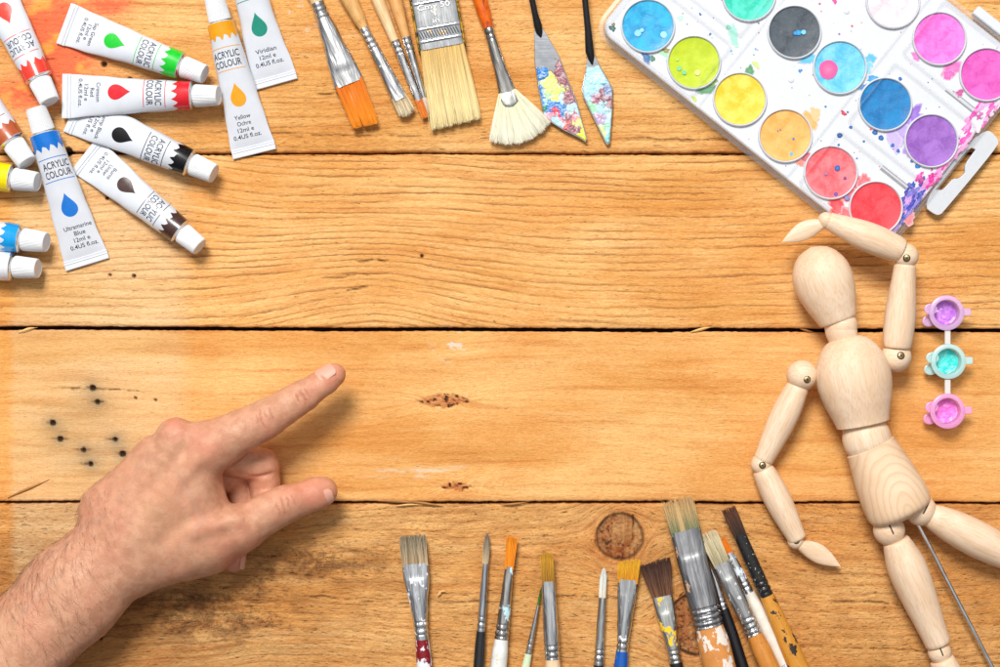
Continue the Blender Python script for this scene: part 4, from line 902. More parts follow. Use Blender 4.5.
# dried splashes in the tray
def blob(m, x, y, r, mat_col, el=1.0, ang=0, z=15.22, n=18, rough=.35, wash=False):
    n = 44 if r > 1.5 else 12; vs = [(x, y, z)]; p1, p2, p3, p4 = [random.uniform(0, 6.3) for _ in range(4)]
    for i in range(n):
        a = 2*math.pi*i/n; rr = r*(1+rough*(.5*math.sin(2*a+p1)+.45*math.sin(3*a+p2)+.35*math.sin(5*a+p3)+.22*math.sin(11*a+p4))); u, v = rr*math.cos(a)*el, rr*math.sin(a)
        vs.append((x+u*math.cos(ang)-v*math.sin(ang), y+u*math.sin(ang)+v*math.cos(ang), z))
    pale = tuple(.42*c+.58*.62 for c in mat_col); mid = tuple(.8*c+.2*.6 for c in mat_col); k1 = random.uniform(.62, .8)
    outer = vs[1:]; inner = [(x+(p[0]-x)*k1, y+(p[1]-y)*k1, z) for p in outer]; vs = [vs[0]]+inner+outer
    m.add(vs, [[0, 1+i, 1+(i+1) % n] for i in range(n)]+[[1+i, 1+n+i, 1+n+(i+1) % n, 1+(i+1) % n] for i in range(n)], 0, [mid]+[mat_col]*n+[pale if wash else mat_col]*n)
m = MB(); zz = [15.22]
def sp(x, y, r, c, el=1.0, deg=0, rough=.35):
    zz[0] += .0018; a, b = pl(x, y); blob(m, a, b, r, c, el, math.radians(deg), zz[0], rough=rough, wash=r > 3.4)
DB, VI, MG, RDc, OG, GN, CY = srgb(10, 90, 170), srgb(140, 96, 200), srgb(206, 20, 140), srgb(232, 60, 70), srgb(246, 170, 90), srgb(70, 140, 90), srgb(80, 180, 220)
for a in ((855, 185, 11, RDc, 1.3, 40), (848, 192, 8, srgb(240, 90, 100), 1.2, 10), (862, 180, 7, srgb(238, 100, 110), 1, 0), (838, 208, 9, RDc, 1.8, 0), (845, 214, 6, srgb(240, 100, 110), 1.5, 0), (903, 214, 9, srgb(240, 130, 140), 1, 0),
          (906, 122, 12, srgb(150, 120, 214), 1.5, 30), (895, 132, 11, srgb(176, 150, 224), 1.5, 0), (912, 113, 7, VI, 1.3, 90), (892, 138, 7, srgb(190, 170, 230), 1.8, -40), (905, 150, 4, srgb(160, 130, 210), 1.5, -40),
          (950, 68, 9, srgb(226, 100, 180), 1.2, 70), (946, 74, 5, srgb(220, 90, 176), 1.1, 20), (914, 56, 4, srgb(226, 110, 190), 1.2, 0), (957, 92, 4, srgb(190, 60, 140), 1, 0),
          (808, 120, 9, OG, 1.1, 40), (814, 112, 5, srgb(248, 190, 130), 1.2, 0), (801, 138, 5, srgb(250, 190, 120), 1, 0), (866, 60, 7, CY, 1.1, 80), (863, 68, 6, srgb(120, 196, 230), 1.3, 80), (808, 58, 6, CY, 1.6, 45), (799, 70, 1.8, srgb(20, 130, 200), 1, 0),
          (749, 70, 4, GN, 1.5, -20), (755, 64, 2, srgb(200, 214, 120), 2.5, 0), (733, 35, 5, srgb(150, 214, 196), 2, -40), (668, 54, 4, srgb(150, 214, 170), 1.8, 30), (680, 18, 2.5, srgb(180, 224, 200), 1.2, 0), (728, 27, 2, srgb(120, 190, 170), 1.5, 0),
          (613, 28, 3, srgb(50, 90, 90), 1, 90), (614, 24, 1.6, srgb(120, 110, 60), 1, 0), (646, 56, 4, srgb(20, 100, 160), 2, -30), (653, 58, 2.5, srgb(60, 120, 80), 1, 0), (666, 50, 2.2, srgb(140, 130, 50), 1.6, 60), (707, 89, 4, GN, 2.4, 60), (712, 82, 3, srgb(120, 150, 60), 1.6, 60),
          (912, 190, 3.5, srgb(110, 90, 190), 1.4, -60), (909, 184, 2.5, srgb(100, 80, 190), 1.6, 30), (917, 194, 3, srgb(160, 130, 210), 1, 0), (944, 150, 3.2, srgb(220, 120, 190), 2.5, 50), (935, 160, 3, srgb(226, 140, 200), 3, 50),
          (842, 112, 2, srgb(200, 40, 60), 1.4, 0), (780, 150, 3, srgb(90, 120, 60), 1, 0), (776, 152, 4, srgb(180, 190, 100), 1.4, 30), (799, 160, 4, srgb(240, 130, 110), 1.3, 40), (804, 155, 4, srgb(200, 80, 90), 1.4, 50), (694, 98, 2, srgb(190, 210, 90), 1.6, 0),
          (833, 1, 2, srgb(240, 60, 140), 1.3, 0), (700, 14, 1.2, DB, 1.2, 0), (872, 78, 3, srgb(60, 150, 210), 2.2, 50), (865, 86, 4, srgb(30, 120, 190), 2, 50), (858, 98, 1.6, DB, 1, 0)): sp(*a)
for a in ((873, 131, 2.6, DB), (879, 136.5, 2.6, DB), (890.5, 144, 1.9, DB), (896, 149.5, 1.8, DB), (838, 134, 2.6, srgb(10, 80, 150)), (837, 143.5, 1.3, DB), (915.5, 164, 2.8, srgb(0, 110, 190)), (909.5, 159.5, 1.6, srgb(10, 100, 180)), (849, 126, 1.6, DB), (898, 78, 1.8, DB), (862, 140, 1.2, DB), (846, 111, 1.2, srgb(40, 120, 200))): sp(*a, rough=.12)
random.seed(99)
for i in range(230):
    x, y = random.uniform(PX0+12, PX1-12), random.uniform(PY0+12, PY1-12)
    X0_ = 648+x*ca+y*sa; Y0_ = 26+x*sa-y*ca
    c = random.choice((DB, CY, GN, MG, srgb(120, 120, 130))) if X0_ < 820 else random.choice((DB, DB, RDc, VI, MG, CY))
    sp(X0_, Y0_, random.choice((.3, .4, .5, .6, 1.0)), c, rough=.2)
m.build('dried_splash', vmat('splashed_watercolour', .35), ins, smooth=False)
# paint pooled along the short edge
m = MB(); zz[0] = 15.4
for t in range(170):
    u = random.random(); o_ = random.random()**1.6*13+2; X_ = lerp(892, 1000, u)-o_; Y_ = lerp(232, 103, u)-o_*.7
    c = random.choice(((srgb(60, 50, 160), srgb(40, 70, 170), srgb(120, 110, 200), srgb(200, 150, 210)) if u < .35 else (MG, srgb(220, 40, 150), srgb(190, 30, 130), srgb(236, 140, 200)) if u < .6 else (srgb(236, 150, 206), srgb(232, 170, 214), srgb(220, 70, 170), srgb(244, 214, 232))))
    if .6 < u < .8 and random.random() < .6: continue
    sp(X_, Y_, random.uniform(.8, 2.6), c, random.uniform(1.5, 3.5), 90, .5)
m.build('pooled_paint', vmat('pooled_watercolour', .3), ins, smooth=False)
# specks on the cakes
def cake_specks(key, lst):
    m_ = MB(); X_, Y_ = pl(*WPOS[key])
    for i, (x, y, r, c) in enumerate(lst):
        a, b = pl(x, y); blob(m_, a, b, r, c, z=16.75+i*.05, rough=.05)
    m_.build('paint_speck', vmat('speck_%d%d' % key, .4), pal, smooth=False)
cake_specks((4, 0), [(835.5, 166.5, 2.8, DB), (843, 176.5, 1.5, srgb(90, 50, 130)), (834, 192.5, 2.0, srgb(90, 70, 160)), (824, 172, 1.8, srgb(160, 110, 150)), (845, 196, 2.6, srgb(120, 120, 180))])
cake_specks((3, 0), [(790, 152.5, 1.8, CY), (792, 137.5, 1.2, srgb(10, 120, 200)), (779, 128, 1, srgb(170, 140, 130))])
cake_specks((3, 1), [(826.5, 69, 9.3, srgb(234, 84, 150))])
cake_specks((2, 1), [(797, 32.5, 2.6, srgb(0, 150, 220)), (802, 32, 2.4, srgb(110, 200, 230)), (794, 33, 2, srgb(0, 140, 210))])
cake_specks((0, 0), [(638, 33, 3.4, srgb(130, 200, 235)), (663.5, 34.5, 3.3, srgb(150, 212, 240)), (642, 30, 2, srgb(140, 206, 236))])
cake_specks((1, 0), [(679, 68, 2.4, srgb(120, 200, 130)), (684, 72, 2.2, srgb(110, 200, 140)), (677, 59, 1.6, srgb(170, 220, 90)), (697, 72, 3, srgb(214, 224, 120))])

# ------------------------------------------------------------------ strip of three paint pots
q = NT('translucent_pot_plastic'); tr = q.n('ShaderNodeBsdfTransparent'); tr.inputs[0].default_value = (.96, .96, .97, 1)
def pot_plastic(name, col):
    q = NT(name); tr = q.n('ShaderNodeBsdfTransparent'); q.setin(tr.inputs[0], (.98, .98, .98)); q.out(col, .3, 0, Subsurface_Weight=.25, Subsurface_Radius=(.003, .003, .003), Subsurface_Scale=1.0)
    mx = q.n('ShaderNodeMixShader'); mx.inputs[0].default_value = .62; q.t.links.new(tr.outputs[0], mx.inputs[1]); q.t.links.new(q.p.outputs[0], mx.inputs[2]); q.t.links.new(mx.outputs[0], q.t.nodes['Material Output'].inputs[0]); return q.m
strip = thing('paint_pot_strip', 'strip of three joined translucent pots holding purple, turquoise and pink paint', 'paint pots', (949, 362), z=0)
PH = 24
strip.location = W(949, 362, PH); strip.location.z = .6*S
m_clear = pot_plastic('pot_joint_plastic', (.90, .88, .86))
for i, (px_, py_, cw, cp, cp2, nm) in enumerate(((947, 313.5, srgb(226, 186, 232), srgb(176, 104, 206), srgb(206, 140, 220), 'purple'), (948.8, 361.5, srgb(196, 236, 234), srgb(50, 206, 200), srgb(120, 226, 218), 'turquoise'), (948, 410.5, srgb(246, 170, 222), srgb(232, 110, 204), srgb(242, 150, 220), 'pink'))):
    X_, Y_ = px_-949, -(py_-362)
    m = MB(); prof = [(12.6, 0), (13.6, .8), (14.2, 19), (14.6, 20), (17.2, 20.4), (17.5, 21.4), (17.2, 22.6), (15.2, 23.4), (13.2, 23.6), (12.6, 23), (12.2, 10), (11.6, 7), (0.5, 6.6)]
    m.loft([(z_, r_, r_) for r_, z_ in prof], 56, fn=lambda i, j, P: (P[1], P[2], P[0]))
    for (ex, ey, er, ez) in ((-15.5, 3.6, 5.6, 21), (-15.5, -8, 5.6, 13)):      # hinge ears
        pr = [(er, ez-1), (er, ez+.6), (er-.7, ez+1.1), (er-1.8, ez+1.1), (er-2.2, ez+.5), (.3, ez+.4)]
        m.loft([(z_, r_, r_) for r_, z_ in pr], 24, fn=lambda i, j, P, ex=ex, ey=ey: (ex+P[1]*1.15, ey+P[2], P[0]))
    m.prism(rrect(13.5, -2.8, 24.5, 4.4, 2), 19.5, 21.6, bev=.5)
    pot = m.build('pot', pot_plastic('pot_plastic_'+nm, cw), strip); pot.location = (X_*S, Y_*S, 0); pot['label'] = 'pot holding %s paint' % nm
    q = NT('wet_paint_'+nm); co = q.obj(loc=(i*7, 0, 0)); n = q.noise(co, .16, 4, .6, 1); c = q.mix(q.ramp(n, .42, .6), cp, cp2)
    mp = q.out(c, .3, 0, q.bump(n, .12, .0008), Coat_Weight=.2)
    m = MB(); vs = [(0, 0, 8)]; na = 40
    for ii in range(1, 13):
        for j in range(na):
            r = 12.1*ii/12; a = 2*math.pi*j/na; x, y = r*math.cos(a), r*math.sin(a)
            vs.append((x, y, 12+float(fbm(np.array([x*.2+i*9]), np.array([y*.2+20]), 3)[0]-.5)*3+(1.5 if ii > 10 else 0)))
    vs[0] = (0, 0, 12)
    fs = [[0, 1+j, 1+(j+1) % na] for j in range(na)]+[[1+ii*na+j, 1+(ii+1)*na+j, 1+(ii+1)*na+(j+1) % na, 1+ii*na+(j+1) % na] for ii in range(11) for j in range(na)]
    m.add(vs, fs); m.build('paint', mp, pot, angle=80)
for y0, y1 in ((17.5, 31), (-17.5, -31.5)):
    a, b = min(y0, y1), max(y0, y1); m = MB(); m.prism([(-3.4, a), (2.2, a), (2.2, b), (-3.4, b)], 19.4, 21.6, bev=.5); m.build('joint', m_clear, strip)

# ------------------------------------------------------------------ wooden artist mannequin
def manne_mat():
    q = NT('pale_turned_beech'); t = q.n('ShaderNodeTexCoord'); s_ = q.n('ShaderNodeSeparateXYZ'); oi = q.n('ShaderNodeObjectInfo'); q.t.links.new(t.outputs['Object'], s_.inputs[0])
    x = q.math('MULTIPLY', s_.outputs[0], 1/S); y = q.math('MULTIPLY', s_.outputs[1], 1/S); z = q.math('MULTIPLY', s_.outputs[2], 1/S); rd = q.math('MULTIPLY', oi.outputs['Random'], 60)
    nn = q.noise(q.xyz(q.math('MULTIPLY', x, .012), q.math('MULTIPLY', y, .05), q.math('ADD', rd, q.math('MULTIPLY', z, .05))), 1, 3, .5)
    dist = q.math('SQRT', q.math('ADD', q.math('POWER', q.math('ADD', y, 14), 2), q.math('POWER', q.math('ADD', z, 10), 2)))
    ph = q.math('ADD', q.math('MULTIPLY', dist, .16), q.math('MULTIPLY', nn, 2.6)); fr = q.math('FRACT', ph); rg = q.math('MULTIPLY', q.ramp(fr, .3, .9), q.ramp(fr, 1, .92))
    fib = q.noise(q.xyz(q.math('MULTIPLY', x, .05), q.math('MULTIPLY', y, .7), q.math('ADD', rd, q.math('MULTIPLY', z, .7))), 1, 4, .6)
    c = q.mix(q.ramp(nn, .3, .7), srgb(236, 210, 182), srgb(228, 196, 164)); c = q.mix(q.math('MULTIPLY', rg, .15), c, srgb(206, 160, 116)); c = q.mix(q.ramp(fib, .45, .7, 0, .5), c, srgb(204, 160, 118)); c = q.mix(q.ramp(q.noise(q.obj((.5, .5, .5)), 1, 4, .7), .62, .74, 0, .35), c, srgb(180, 136, 100))
    return q.out(c, .5, 0, q.bump(fib, .12, .0002), Specular_IOR_Level=.4)
def pelvis_mat():
    q = NT('cathedral_grain_beech'); t = q.n('ShaderNodeTexCoord'); s_ = q.n('ShaderNodeSeparateXYZ'); q.t.links.new(t.outputs['Object'], s_.inputs[0])
    x = q.math('MULTIPLY', s_.outputs[0], 1/S); y = q.math('MULTIPLY', s_.outputs[1], 1/S)
    nn = q.noise(q.obj((.03, .03, .03)), 1, 3, .5)
    u = q.math('ADD', x, -70); v = q.math('ADD', y, -3)
    d = q.math('SQRT', q.math('ADD', q.math('MULTIPLY', q.math('POWER', u, 2), .45), q.math('MULTIPLY', q.math('POWER', v, 2), 1.6)))
    ph = q.math('ADD', q.math('MULTIPLY', d, .15), q.math('MULTIPLY', nn, 1.6)); fr = q.math('FRACT', ph); rg = q.math('MULTIPLY', q.ramp(fr, .45, .93), q.ramp(fr, 1, .95))
    fib = q.noise(q.obj((.5, .9, .9)), 1, 4, .6)
    c = q.mix(q.ramp(nn, .3, .7), srgb(234, 204, 172), srgb(226, 192, 156)); c = q.mix(q.math('MULTIPLY', rg, .30), c, srgb(190, 138, 92)); c = q.mix(q.ramp(fib, .5, .75, 0, .3), c, srgb(205, 160, 118))
    return q.out(c, .5, 0, q.bump(fib, .12, .0002), Specular_IOR_Level=.4)
M_MAN = manne_mat(); M_PEL = pelvis_mat()
M_BRASS = plain('brass_screw', (.72, .55, .22), .3, 1.0); M_SLIT = plain('dark_slit', (.05, .03, .02), .9)
man = thing('artist_mannequin', 'jointed wooden artist mannequin lying with one arm bent over its head', 'mannequin', (866, 430))
man.location = (0, 0, 0)
def piece(name, A, B, secs, mat=None, flat=1.0, pw=2):
    """A,B = (px,py,z); secs (t, halfwidth[, scale z]) t in 0..1 of the axis"""
    a = W(*A)/S; b = W(*B)/S; L = (b-a).length; d = (b-a).normalized()
    zax = Vector((0, 0, 1)); yax = zax.cross(d).normalized(); zz_ = d.cross(yax)
    m_ = MB(); pts = []
    ts = [s_[0] for s_ in secs]; hs = [s_[1] for s_ in secs]
    # smooth resample (catmull)
    N = 34; out = []
    for i in range(N+1):
        t = ts[0]+(ts[-1]-ts[0])*i/N
        k = max(j for j in range(len(ts)) if ts[j] <= t+1e-9); k = min(k, len(ts)-2)
        f = (t-ts[k])/(ts[k+1]-ts[k]) if ts[k+1] > ts[k] else 0
        p0 = hs[max(0, k-1)]; p1 = hs[k]; p2 = hs[k+1]; p3 = hs[min(len(hs)-1, k+2)]
        h = .5*((2*p1)+(-p0+p2)*f+(2*p0-5*p1+4*p2-p3)*f*f+(-p0+3*p1-3*p2+p3)*f**3)
        out.append((t*L, max(.3, h), max(.3, h)*flat, pw))
    # slight rounded edge at the ends
    e0 = out[0]; e1 = out[-1]
    out = [(e0[0]-.9, e0[1]*.93 if e0[1] > 3 else .2, e0[2]*.93 if e0[1] > 3 else .2, pw)]+out+[(e1[0]+.9, e1[1]*.93 if e1[1] > 3 else .2, e1[2]*.93 if e1[1] > 3 else .2, pw)]
    m_.loft(out, 44)
    o = m_.build(name, mat or M_MAN, man, angle=50)
    R = Matrix((d, yax, zz_)).transposed(); o.matrix_local = Matrix.Translation(a*S) @ R.to_4x4()
    return o
def ball(name, P, r, rz=None):
    m_ = MB(); n = 20; m_.loft([(-r*math.cos(math.pi*i/n), r*math.sin(math.pi*i/n)+.01, (r*math.sin(math.pi*i/n)+.01)) for i in range(n+1)], 32)
    o = m_.build(name, M_MAN, man, angle=60); o.location = W(*P); o.rotation_euler = (0, 0, rz or 0); return o
def screw(joint, dx, dy, r, R):
    m_ = MB(); z0 = math.sqrt(max(1, R*R-dx*dx-dy*dy))
    f = lambda i, j, P: (P[1], P[2], P[0])
    m_.loft([(-2.0, r+1.0, r+1.0), (.35, r+1.0, r+1.0), (.4, r+.4, r+.4)], 24, fn=f, mat=1)
    m_.loft([(.0, r, r), (.9, r, r), (1.3, r*.75, r*.75)], 24, fn=f, mat=0)
    for g in (0.6, 0.6+math.pi/2):
        c_, s_ = math.cos(g), math.sin(g); q_ = [(-r*.7, -.45), (r*.7, -.45), (r*.7, .45), (-r*.7, .45)]
        m_.add([(x*c_-y*s_, x*s_+y*c_, 1.36) for x, y in q_], [[0, 1, 2, 3]], 1)
    o = m_.build('screw', [M_BRASS, M_SLIT], joint); o.location = Vector((dx, -dy, z0-.6))*S; o.rotation_euler = (dy/R*.8, dx/R*.8, 0)
def slit(joint, ang, L, R):
    m_ = MB(); vs = []; n = 14; c_, s_ = math.cos(ang), math.sin(ang)
    for i in range(n+1):
        u = lerp(-L*.2, L, i/n); z = math.sqrt(max(.1, (R+.12)**2-u*u))
        for w_ in (-.7, .7): vs.append((u*c_-w_*s_, u*s_+w_*c_, z))
    m_.add(vs, [[2*i, 2*i+2, 2*i+3, 2*i+1] for i in range(n)]); m_.build('slit', M_SLIT, joint)
ZB = 34
piece('head', (811, 247, 33), (838, 320.5, 33), [(0, .3), (.015, 7), (.06, 14.8), (.14, 21.4), (.28, 27.2), (.42, 29.2), (.58, 28.4), (.78, 24.6), (.94, 20.4), (1, 18.8)], flat=.95)
ball('neck_ball', (841, 326, ZB), 16)
piece('neck', (838.5, 322, ZB), (844, 341, ZB), [(0, 14.5), (.5, 15.5), (1, 14)])
piece('torso', (845, 335.5, 36), (863, 424, 35), [(0, .3), (.02, 13), (.07, 21.5), (.15, 27.8), (.3, 34.2), (.45, 36.6), (.58, 36.2), (.76, 32.5), (.9, 28.4), (1, 26)], flat=.86)
piece('waist', (862, 424, 33), (871, 452, 33), [(0, 20), (.35, 23.4), (.7, 23.6), (1, 21)], flat=.9)
piece('pelvis', (870.5, 447, 33), (902, 514, 33), [(0, 25.0), (.2, 27.4), (.45, 30.4), (.7, 32.6), (.88, 32.8), (.97, 31.0), (1.02, 26), (1.045, 18)], mat=M_PEL, flat=.84)
# arm lying down (left in the picture)
j = ball('shoulder_ball', (802, 375.5, 30), 15.2); screw(j, 2.5, 3.5, 2.6, 15.2)
piece('upper_arm', (799.5, 383.5, 29), (763.5, 459.5, 18), [(0, 9.8), (.06, 11.3), (.3, 13.6), (.55, 13.4), (.8, 11.6), (1, 9.8)])
j = ball('elbow_ball', (761, 464, 17), 10.3); screw(j, 0, .5, 2.5, 10.3)
piece('forearm', (763, 470, 16), (797, 538.5, 14), [(0, 10.6), (.05, 11.6), (.3, 13.4), (.55, 13.1), (.82, 11), (1, 9.4)])
j = ball('wrist_ball', (795.5, 541, 13), 8); screw(j, -.5, -1, 2.2, 8)
# arm bent over the head (right)
j = ball('shoulder_ball', (896, 357, 31), 15.0); screw(j, 1.5, -1.5, 2.8, 15)
piece('upper_arm', (897, 347, 34), (905, 265.5, 40), [(0, 13.4), (.08, 14.4), (.3, 15.2), (.55, 14.2), (.8, 12.0), (1, 10.8)])
j = ball('elbow_ball', (906, 256, 42), 12.2); screw(j, -2, 2.5, 2.6, 12.2)
piece('forearm', (901, 250.5, 44), (829, 221, 45), [(0, 11.6), (.06, 12.8), (.3, 14.6), (.55, 14), (.82, 11), (1, 8.8)])
j = ball('wrist_ball', (826, 220.5, 45), 8.2)
def man_hand(base, tip, hw, z, sgn):
    a = W(*base, z)/S; b = W(*tip, z-3)/S; L = (b-a).length; d = (b-a); ang = math.atan2(d.y, d.x)
    m_ = MB(); N = 26; ss = []
    for i in range(N+1):
        t = i/N; w_ = hw*(math.sin(min(1, t*1.6+.32)*math.pi/2) if t < .45 else 1)*(1-((t-.45)/.55)**1.7 if t > .45 else 1)
        yc = sgn*hw*.55*(t**1.8)*1.2
        if t > .45: w_ = max(w_, .35)
        ss.append((t*L, max(w_, .4), max(.35, hw*.62*(1-t)**.7), 2.2, yc, 0))
    m_.loft(ss, 30); o = m_.build('hand', M_MAN, man, angle=60); o.location = a*S; o.rotation_euler = (0, 0, ang)
man_hand((823, 224), (780, 236), 9.2, 44, 1)
man_hand((799, 545), (842, 560), 9.6, 12, -1)
# legs
j = ball('hip_ball', (889, 530, 29), 15.5); slit(j, math.radians(-66+180), 13, 15.5)
piece('thigh', (896, 541, 28), (938, 643.5, 20), [(0, 13.2), (.04, 14.8), (.2, 18.6), (.35, 19.2), (.55, 17.6), (.8, 14.6), (1, 12.8)])
j = ball('knee_ball', (939.5, 652, 19), 11.5); slit(j, math.radians(-70+180), 9, 11.5)
piece('calf', (942, 660, 18), (985, 760, 14), [(0, 12.2), (.1, 14), (.3, 15.5), (.7, 12), (1, 9)])
j = ball('hip_ball', (920.5, 510, 29), 15.5); slit(j, math.radians(60), 12, 15.5)
piece('thigh', (930, 515, 29), (1036, 569, 22), [(0, 11.2), (.04, 13.2), (.2, 16.6), (.4, 18.2), (.55, 17.6), (.8, 14.6), (1, 12.8)])
ball('knee_ball', (1044, 573, 21), 11.5)
piece('calf', (1050, 576, 20), (1130, 630, 14), [(0, 12.2), (.1, 14), (.3, 15.5), (.7, 12), (1, 9)])
a = W(908, 505, 22)/S; b = W(1000, 682, 10)/S; L = (b-a).length; d = (b-a).normalized()
m = MB(); m.loft([(0, 2.1, 2.1), (L, 2.1, 2.1)], 20); rod = m.build('support_rod', metal('rod_steel', rough=.12, col=(.86, .88, .90)), man)
yax = Vector((0, 0, 1)).cross(d).normalized(); rod.matrix_local = Matrix.Translation(a*S) @ Matrix((d, yax, d.cross(yax))).transposed().to_4x4()

# ------------------------------------------------------------------ the pointing hand
def surface_nets(F, org, h):
    nx, ny, nz = F.shape; neg = F < 0
    mixd = np.zeros((nx-1, ny-1, nz-1), bool); cnt = np.zeros(mixd.shape, np.int32)
    for dx in (0, 1):
        for dy in (0, 1):
            for dz in (0, 1): cnt += neg[dx:nx-1+dx, dy:ny-1+dy, dz:nz-1+dz]
    act = (cnt > 0) & (cnt < 8); ci = np.argwhere(act); idx = -np.ones(act.shape, np.int64); idx[act] = np.arange(len(ci))
    acc = np.zeros((len(ci), 3)); num = np.zeros(len(ci))
    cor = [(a, b, c) for a in (0, 1) for b in (0, 1) for c in (0, 1)]
    for p in cor:
        for ax in range(3):
            if p[ax]: continue
            q = list(p); q[ax] = 1
            fa = F[ci[:, 0]+p[0], ci[:, 1]+p[1], ci[:, 2]+p[2]]; fb = F[ci[:, 0]+q[0], ci[:, 1]+q[1], ci[:, 2]+q[2]]
            m_ = (fa < 0) != (fb < 0); t = np.where(m_, fa/(fa-fb+1e-12), 0)
            pt = np.array(p)[None, :].repeat(len(ci), 0).astype(float); pt[:, ax] += t
            acc[m_] += pt[m_]; num[m_] += 1
    V = (ci+acc/num[:, None])*h+np.array(org)
    Q = []
    for ax in range(3):
        o1, o2 = [(1, 2), (2, 0), (0, 1)][ax]
        sl0 = [slice(None)]*3; sl1 = [slice(None)]*3; sl0[ax] = slice(0, -1); sl1[ax] = slice(1, None)
        a = neg[tuple(sl0)]; b = neg[tuple(sl1)]; ch = np.argwhere(a != b)
        ch = ch[(ch[:, o1] > 0) & (ch[:, o2] > 0) & (ch[:, o1] < F.shape[o1]-1) & (ch[:, o2] < F.shape[o2]-1)]
        def g(d1, d2):
            c = ch.copy(); c[:, o1] -= d1; c[:, o2] -= d2; return idx[c[:, 0], c[:, 1], c[:, 2]]
        quad = np.stack([g(1, 1), g(0, 1), g(0, 0), g(1, 0)], 1)
        fl = ~a[ch[:, 0], ch[:, 1], ch[:, 2]]
        quad[fl] = quad[fl][:, ::-1]; Q.append(quad)
    return V, np.concatenate(Q)
HH = 1.25
gx = np.arange(-62, 356, HH); gyy = np.arange(352, 722, HH); gz = np.arange(-2, 104, HH)
GX, GY, GZ = np.meshgrid(gx.astype(np.float32), gyy.astype(np.float32), gz.astype(np.float32), indexing='ij')
F = np.full(GX.shape, 60, np.float32)
def cone(a, b, r1, r2, k=6, zs=1.0, sub=False):
    """blend a tapered capsule into the field"""
    global F
    r = max(r1, r2)+k+8
    lo = [min(a[i], b[i])-r for i in range(3)]; hi = [max(a[i], b[i])+r for i in range(3)]
    s_ = tuple(slice(max(0, int((lo[i]-ax[0])/HH)), max(0, int((hi[i]-ax[0])/HH)+2)) for i, ax in enumerate((gx, gyy, gz)))
    X, Y, Z = GX[s_], GY[s_], GZ[s_]; bx, by, bz = (b[0]-a[0]), (b[1]-a[1]), (b[2]-a[2])*zs
    px_, py_, pz_ = X-a[0], Y-a[1], (Z-a[2])*zs
    t = np.clip((px_*bx+py_*by+pz_*bz)/(bx*bx+by*by+bz*bz+1e-6), 0, 1)
    d = np.sqrt((px_-bx*t)**2+(py_-by*t)**2+(pz_-bz*t)**2)-(r1+(r2-r1)*t)
    f = F[s_]
    if sub:
        h = np.clip(.5-.5*(f+d)/k, 0, 1); F[s_] = f*(1-h)+(-d)*h+k*h*(1-h)
    else:
        h = np.clip(.5+.5*(f-d)/k, 0, 1); F[s_] = f*(1-h)+d*h-k*h*(1-h)
# forearm and wrist
cone((-80, 747, 42), (70, 596, 42), 51, 48.5, 4, 1.20)
cone((70, 596, 42), (130, 540, 44), 48.5, 46, 14, 1.22)
# carpus / back of hand
cone((128, 530, 46), (182, 500, 50), 42, 38, 14, 1.15)
cone((118, 512, 52), (176, 441, 63), 26, 20, 14)      # middle metacarpal
cone((140, 530, 50), (206, 452, 62), 30, 23, 14)      # index metacarpal
cone((104, 508, 44), (156, 460, 50), 24, 20, 14)      # ring
cone((108, 512, 30), (150, 478, 30), 24, 18, 12)      # little
cone((180, 470, 50), (196, 520, 44), 30, 30, 14)
cone((176, 437, 67), (178, 438, 67), 18, 18, 9)       # knuckles
cone((204, 443, 66), (208, 444, 66), 20, 20, 10)
cone((152, 457, 55), (153, 458, 55), 17, 17, 10)
# thenar and thumb
cone((140, 560, 42), (206, 545, 40), 32, 30, 14)
cone((186, 540, 42), (236, 530, 44), 36, 24, 12)
cone((236, 530, 44), (281, 506.5, 42), 24, 18.2, 8)
cone((281, 506.5, 42), (318, 493, 38), 18.0, 15.6, 5)
cone((316, 493.5, 38), (324, 490.5, 37), 15.4, 13.6, 4)
cone((268, 512, 44), (288, 502, 44), 17.5, 17.5, 5)
# web
cone((206, 472, 46), (213, 518, 40), 15, 16, 9)
# index finger
cone((206, 448, 60), (262, 421.5, 60), 25.5, 19.6, 10)
cone((262, 421.5, 60), (305, 395, 55), 19.2, 15.8, 4)
cone((305, 395, 55), (326, 380.5, 51), 15.2, 13.2, 3)
cone((324, 381.5, 51), (334, 374.8, 49), 13.2, 11.4, 3)
cone((256, 423, 61), (270, 416, 61), 18.3, 18, 4)
# middle finger folded under
cone((182, 446, 44), (262, 466, 22), 19, 17.5, 3)
cone((262, 466, 21), (266, 500, 12), 17.2, 15.0, 2)
cone((266, 502, 22), (252, 535, 18), 15, 13, 2)
# ring finger folded
cone((162, 462, 36), (234, 482, 10), 18, 13, 3)
cone((238, 484, 7), (243, 520, 9), 13, 12.5, 2)
cone((243, 520, 17), (232.5, 560, 15), 13, 12.6, 2)
# little finger (mostly hidden)
cone((150, 478, 28), (205, 500, 20), 17, 14, 4)
cone((205, 500, 20), (212, 545, 15), 14, 12, 3)
# cavity fold between web and fingers
cone((240, 487, 62), (245, 494, 42), 8, 5.5, 5, sub=True)
cone((240, 481, 46), (246, 505, 36), 7, 6, 4, sub=True)
cone((243, 484, 30), (246, 502, 26), 5, 5, 3, sub=True)
cone((248, 474, 30), (252.5, 510, 20), 1.4, 1.4, 2, sub=True)
cone((250, 478, 38), (280, 473, 34), 2.0, 1.8, 3, sub=True)
# joint creases
# tendons and veins
for a_, b_, r_ in (((128, 497, 73), (170, 450, 78), 5), ((156, 508, 80), (196, 460, 81), 5), ((196, 530, 74), (236, 520, 66), 5)):
    cone(a_, b_, r_, r_, 12)
# skin is never perfectly smooth
F += ((np.sin(GX*.11+GY*.07)*np.sin(GY*.09-GZ*.08))*.55+(np.sin(GX*.27-GY*.21)*np.sin(GY*.19+GZ*.23))*.24).astype(np.float32)
